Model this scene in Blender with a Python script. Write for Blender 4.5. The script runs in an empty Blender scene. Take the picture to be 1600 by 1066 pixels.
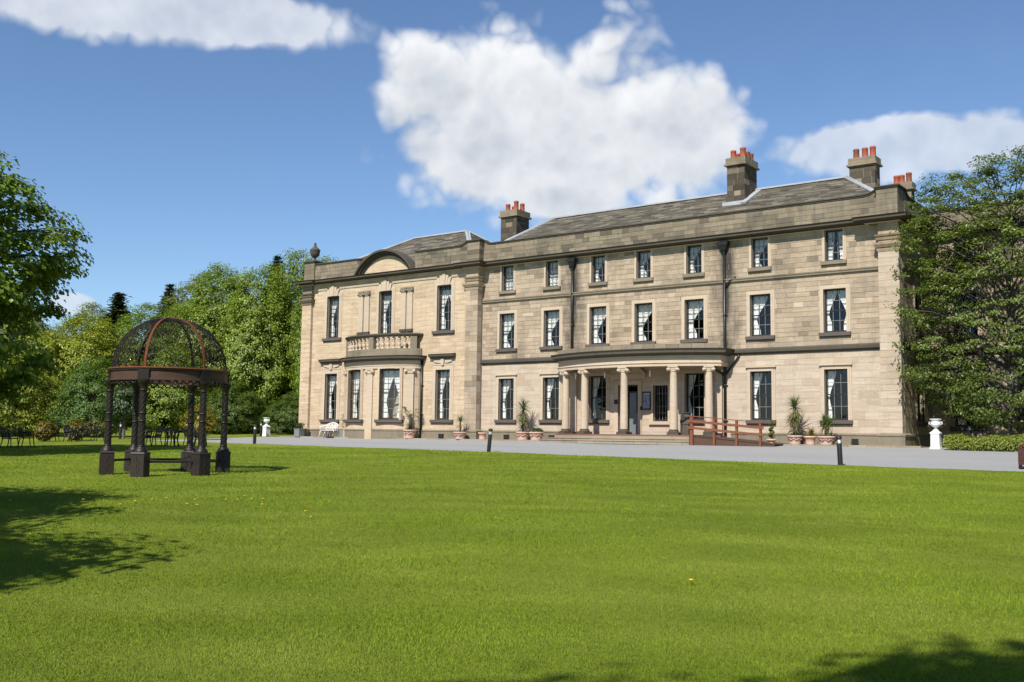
import bpy, math, random
import numpy as np
from mathutils import Matrix, Vector
R = math.radians
S = bpy.context.scene
COL = S.collection

# ------------------------------------------------------------------ camera, sky, sun, exposure
cam_d = bpy.data.cameras.new('camera'); cam = bpy.data.objects.new('camera', cam_d); COL.objects.link(cam)
cam_d.lens = 36.0; cam_d.sensor_width = 36.0; cam_d.sensor_fit = 'HORIZONTAL'; cam_d.clip_end = 5000
_r = Vector((0.80229775, 0.59677778, 0.0132134)); _u = Vector((0.04483467, -0.0823187, 0.99559705)); _f = Vector((-0.59523791, 0.79817286, 0.09280045))
cam.matrix_world = Matrix(((_r.x, _u.x, -_f.x, 0), (_r.y, _u.y, -_f.y, 0), (_r.z, _u.z, -_f.z, 1.6), (0, 0, 0, 1)))
S.camera = cam
S.view_settings.view_transform = 'Standard'; S.view_settings.look = 'None'
S.view_settings.exposure = 0.42; S.view_settings.gamma = 1.0
S.view_settings.use_curve_mapping = False
SUN_EL, SUN_AZ = 47.0, 10.0          # sun stands behind the viewer, 10 degrees to the right of square-on to the front
sd = Vector((-math.sin(R(SUN_AZ)) * math.cos(R(SUN_EL)), math.cos(R(SUN_AZ)) * math.cos(R(SUN_EL)), -math.sin(R(SUN_EL))))   # way the light travels
sun_d = bpy.data.lights.new('sun', 'SUN'); sun_d.energy = 5.0; sun_d.angle = R(0.53); sun_d.color = (1.0, 0.955, 0.88)
sun = bpy.data.objects.new('sun', sun_d); COL.objects.link(sun); sun.location = (0, -40, 60)
sun.rotation_euler = sd.to_track_quat('-Z', 'Y').to_euler()

W = bpy.data.worlds.new('World'); S.world = W; W.use_nodes = True
nt = W.node_tree; N = nt.nodes; L = nt.links; N.clear()
def wn(t, **k):
    n = N.new(t)
    for a, b in k.items(): setattr(n, a, b)
    return n
def wm(op, a, b=None, clamp=False):
    n = N.new('ShaderNodeMath'); n.operation = op; n.use_clamp = clamp
    for i, v in enumerate((a, b)):
        if v is None: continue
        if isinstance(v, (int, float)): n.inputs[i].default_value = v
        else: L.new(v, n.inputs[i])
    return n.outputs[0]
def wv(op, a, b=None):
    n = N.new('ShaderNodeVectorMath'); n.operation = op
    for i, v in enumerate((a, b)):
        if v is None: continue
        if isinstance(v, (tuple, list, Vector)): n.inputs[i].default_value = v
        else: L.new(v, n.inputs[i])
    return n.outputs['Value'] if op in ('DOT_PRODUCT', 'LENGTH') else n.outputs[0]
sky = wn('ShaderNodeTexSky', sky_type='NISHITA'); sky.sun_disc = False
sky.sun_elevation = R(SUN_EL)
_to = -sd; sky.sun_rotation = math.atan2(_to.x, _to.y)
sky.altitude = 600; sky.air_density = 1.0; sky.dust_density = 0.1; sky.ozone_density = 5.5
tc = wn('ShaderNodeTexCoord'); D = tc.outputs['Generated']
nz = wn('ShaderNodeTexNoise'); nz.inputs['Scale'].default_value = 5.5; nz.inputs['Detail'].default_value = 6; nz.inputs['Roughness'].default_value = 0.58
L.new(D, nz.inputs['Vector'])
nz2 = wn('ShaderNodeTexNoise'); nz2.inputs['Scale'].default_value = 15; nz2.inputs['Detail'].default_value = 5; nz2.inputs['Roughness'].default_value = 0.6
L.new(D, nz2.inputs['Vector'])
nlow = wn('ShaderNodeTexNoise'); nlow.inputs['Scale'].default_value = 2.6; nlow.inputs['Detail'].default_value = 5; L.new(D, nlow.inputs['Vector'])
nf = nz.outputs['Fac']; nf2 = nz2.outputs['Fac']
shv = wv('ADD', D, tuple(-sd * .035 + Vector((0, 0, .012))))
nz3 = wn('ShaderNodeTexNoise'); nz3.inputs['Scale'].default_value = 5.5; nz3.inputs['Detail'].default_value = 6; nz3.inputs['Roughness'].default_value = 0.58; L.new(shv, nz3.inputs['Vector'])
relief = wm('SUBTRACT', nz3.outputs['Fac'], nf)          # billows turned from the sun come out greyer
def puff(vec):
    """billowing field: rounded lobes with sharp creases, three octaves"""
    tot = None
    for sc_, w_ in ((7.5, .5), (17.0, .3), (39.0, .2)):
        n_ = N.new('ShaderNodeTexNoise'); n_.inputs['Scale'].default_value = sc_; n_.inputs['Detail'].default_value = 1.0; L.new(vec, n_.inputs['Vector'])
        q_ = wm('MULTIPLY', wm('ABSOLUTE', wm('SUBTRACT', wm('MULTIPLY', n_.outputs['Fac'], 2.0), 1.0)), w_ * 2.2); tot = q_ if tot is None else wm('ADD', tot, q_)
    return tot
pf = puff(D); pf2 = puff(wv('ADD', D, tuple(-sd * .018)))
prel = wm('SUBTRACT', pf, pf2)
def cloud(c, su, sv, wob=1.5):
    """a cumulus bank: soft ellipse round a fixed sky direction, edge broken by noise; returns (mask-field, height in cloud)"""
    c = Vector(c).normalized(); a = c.cross(Vector((0, 0, 1))).normalized(); b = a.cross(c).normalized()
    dc = wm('MAXIMUM', wv('DOT_PRODUCT', D, c), 0.02)
    uu = wm('DIVIDE', wm('DIVIDE', wv('DOT_PRODUCT', D, a), dc), su)
    vv = wm('DIVIDE', wm('DIVIDE', wv('DOT_PRODUCT', D, b), dc), sv)
    rr = wm('SQRT', wm('ADD', wm('MULTIPLY', uu, uu), wm('MULTIPLY', vv, vv)))
    fld = wm('SUBTRACT', 1.0, rr)
    fld = wm('ADD', fld, wm('MULTIPLY', wm('SUBTRACT', nf, 0.5), wob * .85))
    fld = wm('ADD', fld, wm('MULTIPLY', wm('SUBTRACT', pf, 0.34), wob * .5))
    return fld, vv
def sdir(u, v):                       # direction of the sky seen at photo pixel u,v (used once, to fix the cloud bearings)
    return (_f * 1600 + _r * (u - 800) - _u * (v - 533)).normalized()
banks = [cloud(sdir(745, 165), .085, .085), cloud(sdir(900, 195), .15, .105), cloud(sdir(1060, 225), .09, .08), cloud(sdir(770, 235), .12, .07),
         cloud(sdir(1400, 228), .14, .03, 1.25), cloud(sdir(330, 18), .13, .034, .9), cloud(sdir(80, -30), .2, .045, 1.0), cloud(sdir(880, 310), .08, .025, .9),
         cloud(sdir(115, 475), .026, .014, .7)]
fld = banks[0][0]
for i_, b in enumerate(banks[1:], 1): fld = wm('MAXIMUM', fld, wm('MINIMUM', b[0], .25) if i_ in (4, 5, 6, 8) else b[0])      # thin veils stay translucent
# the same broken cumulus goes on round the rest of the sky
sp = wn('ShaderNodeSeparateXYZ'); L.new(D, sp.inputs[0])
away = wm('SUBTRACT', 0.80, wv('DOT_PRODUCT', D, sdir(800, 250)))          # away from the banks placed above
gen = wm('ADD', wm('SUBTRACT', wm('MULTIPLY', nlow.outputs['Fac'], 2.6), 1.74), wm('MULTIPLY', wm('SUBTRACT', nf, 0.5), 0.9))
gen = wm('MULTIPLY', gen, wm('MULTIPLY', away, 6.0, True))
fld = wm('MAXIMUM', fld, wm('SUBTRACT', gen, 0.02))
mr = wn('ShaderNodeMapRange'); mr.interpolation_type = 'SMOOTHSTEP'; mr.inputs['From Min'].default_value = 0.0; mr.inputs['From Max'].default_value = 0.42
L.new(fld, mr.inputs['Value'])
mask = wm('MULTIPLY', mr.outputs[0], 0.97)
haze = wm('MULTIPLY', wm('SUBTRACT', nlow.outputs['Fac'], 0.54, True), 0.25)   # thin veil
mask = wm('MAXIMUM', mask, haze)
# thick parts of a cloud are greyer, thin edges brighter
thick = wn('ShaderNodeMapRange'); thick.inputs['From Min'].default_value = 0.15; thick.inputs['From Max'].default_value = 1.15
L.new(wm('ADD', fld, wm('MULTIPLY', wm('SUBTRACT', 0.5, nf2), .9)), thick.inputs['Value'])
low = wn('ShaderNodeMapRange'); low.inputs['From Min'].default_value = 0.55; low.inputs['From Max'].default_value = 0.22
L.new(sp.outputs[2], low.inputs['Value'])
grey = wm('ADD', wm('ADD', wm('MULTIPLY', thick.outputs[0], 0.32), wm('MULTIPLY', low.outputs[0], 0.50)), wm('ADD', wm('MULTIPLY', relief, 1.3), wm('MULTIPLY', prel, -.5)), True)
cr = wn('ShaderNodeValToRGB'); cr.color_ramp.elements[0].color = (1, 1, 1, 1); cr.color_ramp.elements[1].color = (.42, .47, .54, 1)
L.new(grey, cr.inputs['Fac'])
bg1 = wn('ShaderNodeBackground'); bg1.inputs['Strength'].default_value = 0.101; L.new(sky.outputs[0], bg1.inputs['Color'])
bg2 = wn('ShaderNodeBackground'); bg2.inputs['Strength'].default_value = 0.84; L.new(cr.outputs[0], bg2.inputs['Color'])
mx = wn('ShaderNodeMixShader'); L.new(mask, mx.inputs[0]); L.new(bg1.outputs[0], mx.inputs[1]); L.new(bg2.outputs[0], mx.inputs[2])
wo = wn('ShaderNodeOutputWorld'); L.new(mx.outputs[0], wo.inputs['Surface'])

# ------------------------------------------------------------------ materials
def node_mat(name):
    m = bpy.data.materials.new(name); m.use_nodes = True
    t = m.node_tree; t.nodes.clear()
    o = t.nodes.new('ShaderNodeOutputMaterial'); b = t.nodes.new('ShaderNodeBsdfPrincipled')
    t.links.new(b.outputs[0], o.inputs['Surface'])
    return m, t, b, o
def nnode(t, ty, **k):
    n = t.nodes.new(ty)
    for a, b in k.items():
        if a in n.inputs.keys(): n.inputs[a].default_value = b
        else: setattr(n, a, b)
    return n
def noise(t, scale, detail=5, rough=.55, vec=None, dist=0.0):
    n = nnode(t, 'ShaderNodeTexNoise'); n.inputs['Scale'].default_value = scale; n.inputs['Detail'].default_value = detail; n.inputs['Roughness'].default_value = rough; n.inputs['Distortion'].default_value = dist
    if vec is None:
        g = nnode(t, 'ShaderNodeNewGeometry'); vec = g.outputs['Position']
    t.links.new(vec, n.inputs['Vector']); return n
def ramp(t, fac, stops):
    n = nnode(t, 'ShaderNodeValToRGB'); e = n.color_ramp.elements
    while len(e) < len(stops): e.new(.5)
    for el, (p, c) in zip(e, stops): el.position = p; el.color = (*c, 1) if len(c) == 3 else c
    t.links.new(fac, n.inputs['Fac']); return n.outputs[0]
def mixc(t, fac, a, b, mode='MIX'):
    n = nnode(t, 'ShaderNodeMix'); n.data_type = 'RGBA'; n.blend_type = mode
    for s, v in ((n.inputs[0], fac), (n.inputs[6], a), (n.inputs[7], b)):
        if isinstance(v, (int, float)): s.default_value = v
        elif isinstance(v, tuple): s.default_value = (*v, 1)
        else: t.links.new(v, s)
    return n.outputs[2]
def mathn(t, op, a, b=0.0, clamp=False):
    n = nnode(t, 'ShaderNodeMath'); n.operation = op; n.use_clamp = clamp
    for i, v in enumerate((a, b)):
        if isinstance(v, (int, float)): n.inputs[i].default_value = v
        else: t.links.new(v, n.inputs[i])
    return n.outputs[0]
def bump(t, b, h, strength, dist=.02):
    n = nnode(t, 'ShaderNodeBump'); n.inputs['Strength'].default_value = strength; n.inputs['Distance'].default_value = dist
    t.links.new(h, n.inputs['Height']); t.links.new(n.outputs[0], b.inputs['Normal'])
def scaled_pos(t, s):
    g = nnode(t, 'ShaderNodeNewGeometry'); v = nnode(t, 'ShaderNodeVectorMath'); v.operation = 'MULTIPLY'; v.inputs[1].default_value = s
    t.links.new(g.outputs['Position'], v.inputs[0]); return v.outputs[0]
def stone(name, cols, dark=(.07, .06, .045), stain=.35, band=.35, streak=.0, rough=.9, pipes=()):
    """weathered sandstone: one tone for each block (attribute), bedding bands, soot and rain stains"""
    m, t, b, o = node_mat(name)
    at = nnode(t, 'ShaderNodeAttribute', attribute_name='tone')
    base = ramp(t, at.outputs['Fac'], [(i / (len(cols) - 1), c) for i, c in enumerate(cols)])
    bd = noise(t, 1.0, 4, .6, scaled_pos(t, (.9, .9, 9.0)))
    base = mixc(t, mathn(t, 'MULTIPLY', ramp(t, bd.outputs[0], [(.40, (0, 0, 0)), (.68, (1, 1, 1))]), band * .95), base, tuple(x * .60 for x in cols[0]))
    spk = noise(t, 4.5, 6, .72); base = mixc(t, mathn(t, 'MULTIPLY', ramp(t, spk.outputs[0], [(.55, (0, 0, 0)), (.70, (1, 1, 1))]), .38), base, tuple(x * .42 for x in cols[0]))
    fine = noise(t, 26, 4, .6)
    base = mixc(t, mathn(t, 'MULTIPLY', fine.outputs[0], .22), base, tuple(min(1, x * 1.35) for x in cols[-1]))
    st = noise(t, .55, 7, .68); sm = ramp(t, st.outputs[0], [(.5, (0, 0, 0)), (.72, (1, 1, 1))])
    base = mixc(t, mathn(t, 'MULTIPLY', sm, stain), base, dark)
    if streak:
        sk = noise(t, 1.0, 5, .6, scaled_pos(t, (3.2, 3.2, .22))); km = ramp(t, sk.outputs[0], [(.52, (0, 0, 0)), (.7, (1, 1, 1))])
        base = mixc(t, mathn(t, 'MULTIPLY', km, streak), base, dark)
    for px in pipes:                                           # sooty damp patch either side of a leaking drainpipe
        g = nnode(t, 'ShaderNodeNewGeometry'); sx = nnode(t, 'ShaderNodeSeparateXYZ'); t.links.new(g.outputs['Position'], sx.inputs[0])
        dd = mathn(t, 'ABSOLUTE', mathn(t, 'SUBTRACT', sx.outputs[0], px)); wob = noise(t, 1.0, 5, .65, scaled_pos(t, (1.6, 1.6, .5)))
        fac = mathn(t, 'SUBTRACT', mathn(t, 'MULTIPLY', wob.outputs[0], 2.3), mathn(t, 'ADD', mathn(t, 'MULTIPLY', dd, 1.15), .22), True)
        base = mixc(t, mathn(t, 'MULTIPLY', fac, 1.0, True), base, (.055, .05, .042))
    t.links.new(base, b.inputs['Base Color']); b.inputs['Roughness'].default_value = rough; b.inputs['Specular IOR Level'].default_value = .2
    bump(t, b, noise(t, 14, 6, .65).outputs[0], .35, .02)
    return m
def plain(name, col, rough=.6, metal=0.0, var=.25, scale=8, bumpv=.1, col2=None, spec=.4):
    m, t, b, o = node_mat(name)
    n = noise(t, scale, 5, .6)
    c = mixc(t, mathn(t, 'MULTIPLY', n.outputs[0], var * 2, True), col, col2 if col2 else tuple(x * .55 for x in col))
    t.links.new(c, b.inputs['Base Color']); b.inputs['Roughness'].default_value = rough; b.inputs['Metallic'].default_value = metal; b.inputs['Specular IOR Level'].default_value = spec
    if bumpv: bump(t, b, noise(t, scale * 4, 4, .6).outputs[0], bumpv, .01)
    return m
M = {}
M['stone_low'] = stone('stone_low', [(.41, .325, .235), (.465, .38, .29), (.51, .425, .335), (.44, .35, .255)], stain=.2, band=.4, streak=.1)
M['stone_up'] = stone('stone_up', [(.19, .15, .108), (.345, .268, .185), (.43, .338, .238), (.29, .235, .175), (.49, .392, .282)], stain=.42, band=.3, streak=.18, pipes=(-30.87, -21.8))
M['stone_wing'] = stone('stone_wing', [(.44, .325, .21), (.52, .405, .275), (.57, .45, .315), (.48, .36, .23)], stain=.22, band=.55, streak=.12)
M['stone_parapet'] = stone('stone_parapet', [(.10, .085, .062), (.22, .18, .125), (.29, .24, .165), (.17, .148, .112)], stain=.6, band=.35, streak=.4)
M['stone_trim'] = stone('stone_trim', [(.44, .35, .255), (.51, .415, .31)], stain=.12, band=.2)
M['stone_column'] = stone('stone_column', [(.48, .385, .285), (.48, .385, .285)], stain=.22, band=.25, dark=(.2, .16, .12))
M['stone_dark'] = stone('stone_dark', [(.055, .050, .040), (.105, .09, .068)], stain=.6, band=.2, dark=(.035, .033, .03), streak=.2)
M['stone_mid'] = stone('stone_mid', [(.16, .137, .10), (.25, .21, .15)], stain=.5, band=.2, streak=.25)
M['stone_chimney'] = stone('stone_chimney', [(.014, .0135, .013), (.07, .058, .042), (.022, .021, .019), (.28, .225, .16)], stain=.5, band=.2, dark=(.02, .02, .018))
M['mortar'] = plain('mortar', (.47, .41, .33), .95, var=.3, scale=3, bumpv=.2, col2=(.30, .25, .18), spec=.1)
M['mortar_dark'] = plain('mortar_dark', (.32, .27, .20), .95, var=.3, scale=3, bumpv=.2, col2=(.14, .12, .09), spec=.1)
M['paving'] = stone('paving', [(.24, .20, .14), (.33, .28, .21)], stain=.4, band=.1, dark=(.11, .10, .06))
M['lead'] = plain('lead', (.44, .455, .47), .55, var=.5, scale=2, col2=(.25, .265, .28))
M['interior'] = plain('interior', (.018, .015, .013), .9, var=.2, scale=2, bumpv=0)
M['frame_dark'] = plain('frame_dark', (.055, .036, .028), .45, var=.3, scale=9, bumpv=.05)
M['frame_black'] = plain('frame_black', (.03, .028, .027), .4, var=.3, scale=9, bumpv=.05)
M['bar_pale'] = plain('bar_pale', (.20, .19, .18), .45, var=.2, scale=9, bumpv=0)
M['sill_dark'] = plain('sill_dark', (.115, .095, .08), .7, var=.4, scale=5)
M['black_paint'] = plain('black_paint', (.012, .012, .012), .38, var=.3, scale=9, bumpv=.06, col2=(.025, .022, .02))
M['iron'] = plain('iron', (.011, .0105, .0105), .48, metal=.25, var=.5, scale=11, bumpv=.25, col2=(.028, .018, .012))
M['rust'] = plain('rust', (.20, .055, .016), .8, var=.5, scale=5, bumpv=.3, col2=(.035, .018, .013), spec=.2)
M['iron_band'] = plain('iron_band', (.010, .0095, .009), .55, var=.4, scale=4, bumpv=.4, col2=(.042, .024, .015))
M['iron_ring'] = plain('iron_ring', (.020, .016, .014), .6, var=.5, scale=3, bumpv=.4, col2=(.095, .042, .022))
M['white_paint'] = plain('white_paint', (.78, .77, .74), .58, var=.2, scale=5, col2=(.62, .60, .55))
M['terracotta'] = plain('terracotta', (.50, .24, .14), .85, var=.5, scale=7, bumpv=.3, col2=(.60, .47, .40), spec=.15)
M['terracotta_pale'] = plain('terracotta_pale', (.58, .44, .37), .9, var=.5, scale=14, bumpv=.4, col2=(.44, .24, .17), spec=.15)
M['pot_red'] = plain('pot_red', (.40, .10, .045), .75, var=.4, scale=3, bumpv=.15, col2=(.20, .06, .04))
M['pot_soot'] = plain('pot_soot', (.10, .05, .04), .8, var=.5, scale=3, bumpv=.15, col2=(.33, .10, .05))
M['zinc'] = plain('zinc', (.26, .28, .30), .5, metal=.3, var=.3, scale=7, col2=(.16, .17, .19))
M['soil'] = plain('soil', (.05, .035, .022), .95, var=.4, scale=20, bumpv=.5)
M['timber'] = plain('timber', (.20, .07, .034), .6, var=.35, scale=5, col2=(.15, .05, .022))
M['deck'] = plain('deck', (.105, .055, .036), .75, var=.4, scale=6)
M['box_wood'] = plain('box_wood', (.075, .020, .014), .5, var=.4, scale=5, col2=(.04, .014, .01))
M['door_grey'] = plain('door_grey', (.15, .17, .175), .5, var=.1, scale=4, bumpv=0)
M['brick_step'] = plain('brick_step', (.22, .09, .055), .85, var=.4, scale=12, col2=(.13, .07, .05))
M['bark'] = plain('bark', (.105, .088, .066), .95, var=.5, scale=9, bumpv=.8, col2=(.045, .038, .03), spec=.1)
M['bark_grey'] = plain('bark_grey', (.15, .135, .115), .95, var=.5, scale=9, bumpv=.8, col2=(.06, .052, .045), spec=.1)
M['petal_yellow'] = plain('petal_yellow', (.62, .44, .03), .7, var=.1, scale=90, bumpv=0)
M['petal_red'] = plain('petal_red', (.30, .03, .06), .7, var=.3, scale=40, bumpv=0)
M['lens_glass'] = plain('lens_glass', (.72, .72, .70), .2, var=.2, scale=20, bumpv=0, col2=(.4, .4, .4))

def glass_mat():
    m = bpy.data.materials.new('window_glass'); m.use_nodes = True; t = m.node_tree; t.nodes.clear()
    o = t.nodes.new('ShaderNodeOutputMaterial'); tr = t.nodes.new('ShaderNodeBsdfTransparent'); tr.inputs[0].default_value = (.93, .95, .94, 1)
    g = t.nodes.new('ShaderNodeBsdfGlossy'); g.inputs['Roughness'].default_value = .02; g.inputs[0].default_value = (1, 1, 1, 1)
    f = t.nodes.new('ShaderNodeLayerWeight'); fr = mathn(t, 'ADD', mathn(t, 'MULTIPLY', mathn(t, 'POWER', f.outputs['Facing'], 4.5), .9), .045)
    n = noise(t, 1.7, 2, .5); bp = nnode(t, 'ShaderNodeBump'); bp.inputs['Strength'].default_value = .12; bp.inputs['Distance'].default_value = .05
    t.links.new(n.outputs[0], bp.inputs['Height']); t.links.new(bp.outputs[0], g.inputs['Normal'])
    mx = t.nodes.new('ShaderNodeMixShader'); t.links.new(fr, mx.inputs[0]); t.links.new(tr.outputs[0], mx.inputs[1]); t.links.new(g.outputs[0], mx.inputs[2])
    t.links.new(mx.outputs[0], o.inputs['Surface']); return m
M['glass'] = glass_mat()
def cloth_mat():
    m = bpy.data.materials.new('curtain_cloth'); m.use_nodes = True; t = m.node_tree; t.nodes.clear()
    o = t.nodes.new('ShaderNodeOutputMaterial'); d = t.nodes.new('ShaderNodeBsdfDiffuse'); d.inputs[0].default_value = (.80, .78, .72, 1)
    tl = t.nodes.new('ShaderNodeBsdfTranslucent'); tl.inputs[0].default_value = (.7, .68, .62, 1)
    n = noise(t, 5, 4); c = mixc(t, mathn(t, 'MULTIPLY', n.outputs[0], .3), (.93, .92, .89), (.78, .76, .71)); t.links.new(c, d.inputs[0])
    mx = t.nodes.new('ShaderNodeMixShader'); mx.inputs[0].default_value = .2; t.links.new(d.outputs[0], mx.inputs[1]); t.links.new(tl.outputs[0], mx.inputs[2]); t.links.new(mx.outputs[0], o.inputs['Surface']); return m
M['cloth'] = cloth_mat()
def mow(t):
    """alternate lighter mower passes, wavering and patchy"""
    g = nnode(t, 'ShaderNodeNewGeometry'); dp = nnode(t, 'ShaderNodeVectorMath'); dp.operation = 'DOT_PRODUCT'; dp.inputs[1].default_value = (-.42, .91, 0); t.links.new(g.outputs['Position'], dp.inputs[0])
    wv_ = noise(t, .12, 3, .5); ph = mathn(t, 'ADD', mathn(t, 'MULTIPLY', dp.outputs['Value'], 3.1), mathn(t, 'MULTIPLY', wv_.outputs[0], 22.0))
    st = mathn(t, 'ADD', mathn(t, 'MULTIPLY', mathn(t, 'SINE', ph), .5), .5); pt = noise(t, .35, 4, .6)
    return mathn(t, 'MULTIPLY', mathn(t, 'MULTIPLY', st, ramp(t, pt.outputs[0], [(.38, (0, 0, 0)), (.66, (1, 1, 1))])), .34, True)
def leaf_mat(name, tint=True, col=(.07, .11, .02), var=.42, trans=.42, gloss=.035):
    """leaf: diffuse + translucent + a little sheen; 'tone' differs from leaf to leaf; species colour comes from the object colour"""
    m = bpy.data.materials.new(name); m.use_nodes = True; t = m.node_tree; t.nodes.clear()
    o = t.nodes.new('ShaderNodeOutputMaterial'); at = nnode(t, 'ShaderNodeAttribute', attribute_name='tone')
    if tint:
        oi = nnode(t, 'ShaderNodeObjectInfo'); c = oi.outputs['Color']
    else:
        rgb = nnode(t, 'ShaderNodeRGB'); rgb.outputs[0].default_value = (*col, 1); c = rgb.outputs[0]
    k = mathn(t, 'ADD', mathn(t, 'MULTIPLY', at.outputs['Fac'], var * 2), 1 - var)
    cc = nnode(t, 'ShaderNodeVectorMath'); cc.operation = 'SCALE'; t.links.new(c, cc.inputs[0]); t.links.new(k, cc.inputs['Scale'])
    n = noise(t, .5, 3); c2 = mixc(t, mathn(t, 'MULTIPLY', n.outputs[0], .3 if tint else .2), cc.outputs[0], (.10, .12, .012))
    if not tint:
        p1 = noise(t, .45, 5, .62); c2 = mixc(t, mathn(t, 'MULTIPLY', ramp(t, p1.outputs[0], [(.42, (0, 0, 0)), (.62, (1, 1, 1))]), .75), c2, (.105, .17, .014))
        p2 = noise(t, 1.0, 5, .62, scaled_pos(t, (.3, .8, 1))); c2 = mixc(t, mathn(t, 'MULTIPLY', ramp(t, p2.outputs[0], [(.5, (0, 0, 0)), (.68, (1, 1, 1))]), .6), c2, (.35, .41, .065))
        c2 = mixc(t, mow(t), c2, (.36, .43, .065))
        p3 = noise(t, 3.2, 4, .7); c2 = mixc(t, mathn(t, 'MULTIPLY', ramp(t, p3.outputs[0], [(.66, (0, 0, 0)), (.74, (1, 1, 1))]), .5), c2, (.30, .22, .08))
    d = t.nodes.new('ShaderNodeBsdfDiffuse'); t.links.new(c2, d.inputs[0])
    tl = t.nodes.new('ShaderNodeBsdfTranslucent'); tc_ = mixc(t, .5, c2, (.13, .19, .015)); t.links.new(tc_, tl.inputs[0])
    a = t.nodes.new('ShaderNodeMixShader'); a.inputs[0].default_value = trans; t.links.new(d.outputs[0], a.inputs[1]); t.links.new(tl.outputs[0], a.inputs[2])
    g = t.nodes.new('ShaderNodeBsdfGlossy'); g.inputs['Roughness'].default_value = .42; g.inputs[0].default_value = (.8, .85, .8, 1)
    b = t.nodes.new('ShaderNodeMixShader'); b.inputs[0].default_value = gloss; t.links.new(a.outputs[0], b.inputs[1]); t.links.new(g.outputs[0], b.inputs[2])
    t.links.new(b.outputs[0], o.inputs['Surface']); return m
M['leaf'] = leaf_mat('leaf')
M['needle'] = leaf_mat('needle', trans=.12, gloss=.04)
M['blade'] = leaf_mat('blade', False, (.225, .31, .028), var=.45, trans=.3, gloss=.0)

def lawn_mat():
    m, t, b, o = node_mat('lawn_turf')
    n1 = noise(t, .16, 5, .6); n2 = noise(t, .9, 6, .65); n3 = noise(t, 7, 5, .7); n4 = noise(t, 55, 3, .6)
    sx = noise(t, 1.0, 4, .6, scaled_pos(t, (.22, .75, 1)))           # faint mowing passes
    c = ramp(t, n2.outputs[0], [(.25, (.12, .175, .015)), (.5, (.21, .262, .025)), (.75, (.29, .325, .045))])
    c = mixc(t, mathn(t, 'MULTIPLY', ramp(t, sx.outputs[0], [(.38, (0, 0, 0)), (.62, (1, 1, 1))]), .5), c, (.26, .29, .04))
    c = mixc(t, mathn(t, 'MULTIPLY', ramp(t, n1.outputs[0], [(.42, (0, 0, 0)), (.65, (1, 1, 1))]), .5), c, (.085, .13, .015))
    c = mixc(t, mathn(t, 'MULTIPLY', ramp(t, n3.outputs[0], [(.62, (0, 0, 0)), (.8, (1, 1, 1))]), .5), c, (.32, .27, .10))
    c = mixc(t, mow(t), c, (.33, .37, .06))
    c = mixc(t, mathn(t, 'MULTIPLY', n4.outputs[0], .55), c, (.09, .13, .014))
    t.links.new(c, b.inputs['Base Color']); b.inputs['Roughness'].default_value = .95; b.inputs['Specular IOR Level'].default_value = .1
    bump(t, b, mathn(t, 'ADD', n4.outputs[0], mathn(t, 'MULTIPLY', n3.outputs[0], 1.5)), .9, .05)
    return m
M['lawn'] = lawn_mat()
def gravel_mat():
    m, t, b, o = node_mat('gravel')
    n1 = noise(t, .35, 5, .6, scaled_pos(t, (.35, 1.6, 1))); n2 = noise(t, 30, 4, .7); n3 = noise(t, 3, 5, .6)
    c = ramp(t, n2.outputs[0], [(.3, (.20, .20, .198)), (.7, (.335, .335, .33))])
    c = mixc(t, mathn(t, 'MULTIPLY', ramp(t, n1.outputs[0], [(.45, (0, 0, 0)), (.7, (1, 1, 1))]), .5), c, (.21, .212, .213))
    c = mixc(t, mathn(t, 'MULTIPLY', n3.outputs[0], .25), c, (.39, .385, .375))
    t.links.new(c, b.inputs['Base Color']); b.inputs['Roughness'].default_value = .95; b.inputs['Specular IOR Level'].default_value = .15
    bump(t, b, n2.outputs[0], .6, .03); return m
M['gravel'] = gravel_mat()
def slate_mat():
    m, t, b, o = node_mat('slate')
    at = nnode(t, 'ShaderNodeAttribute', attribute_name='tone')
    c = ramp(t, at.outputs['Fac'], [(0, (.045, .038, .029)), (.5, (.135, .115, .086)), (1, (.29, .25, .19))])
    n = noise(t, .8, 6, .65); c = mixc(t, mathn(t, 'MULTIPLY', n.outputs[0], .5), c, (.135, .122, .09))
    l = noise(t, 6, 5, .7); c = mixc(t, mathn(t, 'MULTIPLY', ramp(t, l.outputs[0], [(.55, (0, 0, 0)), (.75, (1, 1, 1))]), .35), c, (.25, .225, .165))
    t.links.new(c, b.inputs['Base Color']); b.inputs['Roughness'].default_value = .7
    bump(t, b, l.outputs[0], .4, .02); return m
M['slate'] = slate_mat()
def board_mat():
    """notice board print: pale lines of small unreadable type on blue"""
    m, t, b, o = node_mat('notice_print')
    g = nnode(t, 'ShaderNodeNewGeometry'); s = nnode(t, 'ShaderNodeSeparateXYZ'); t.links.new(g.outputs['Position'], s.inputs[0])
    rows = mathn(t, 'GREATER_THAN', mathn(t, 'FRACT', mathn(t, 'MULTIPLY', s.outputs[2], 15)), .5)
    wd = noise(t, 1.0, 2, .5, scaled_pos(t, (30, 1, 15))); on = mathn(t, 'MULTIPLY', rows, mathn(t, 'GREATER_THAN', wd.outputs[0], .47))
    c = mixc(t, on, (.03, .045, .14), (.55, .6, .68)); t.links.new(c, b.inputs['Base Color']); b.inputs['Roughness'].default_value = .3; return m
M['notice'] = board_mat()

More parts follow.
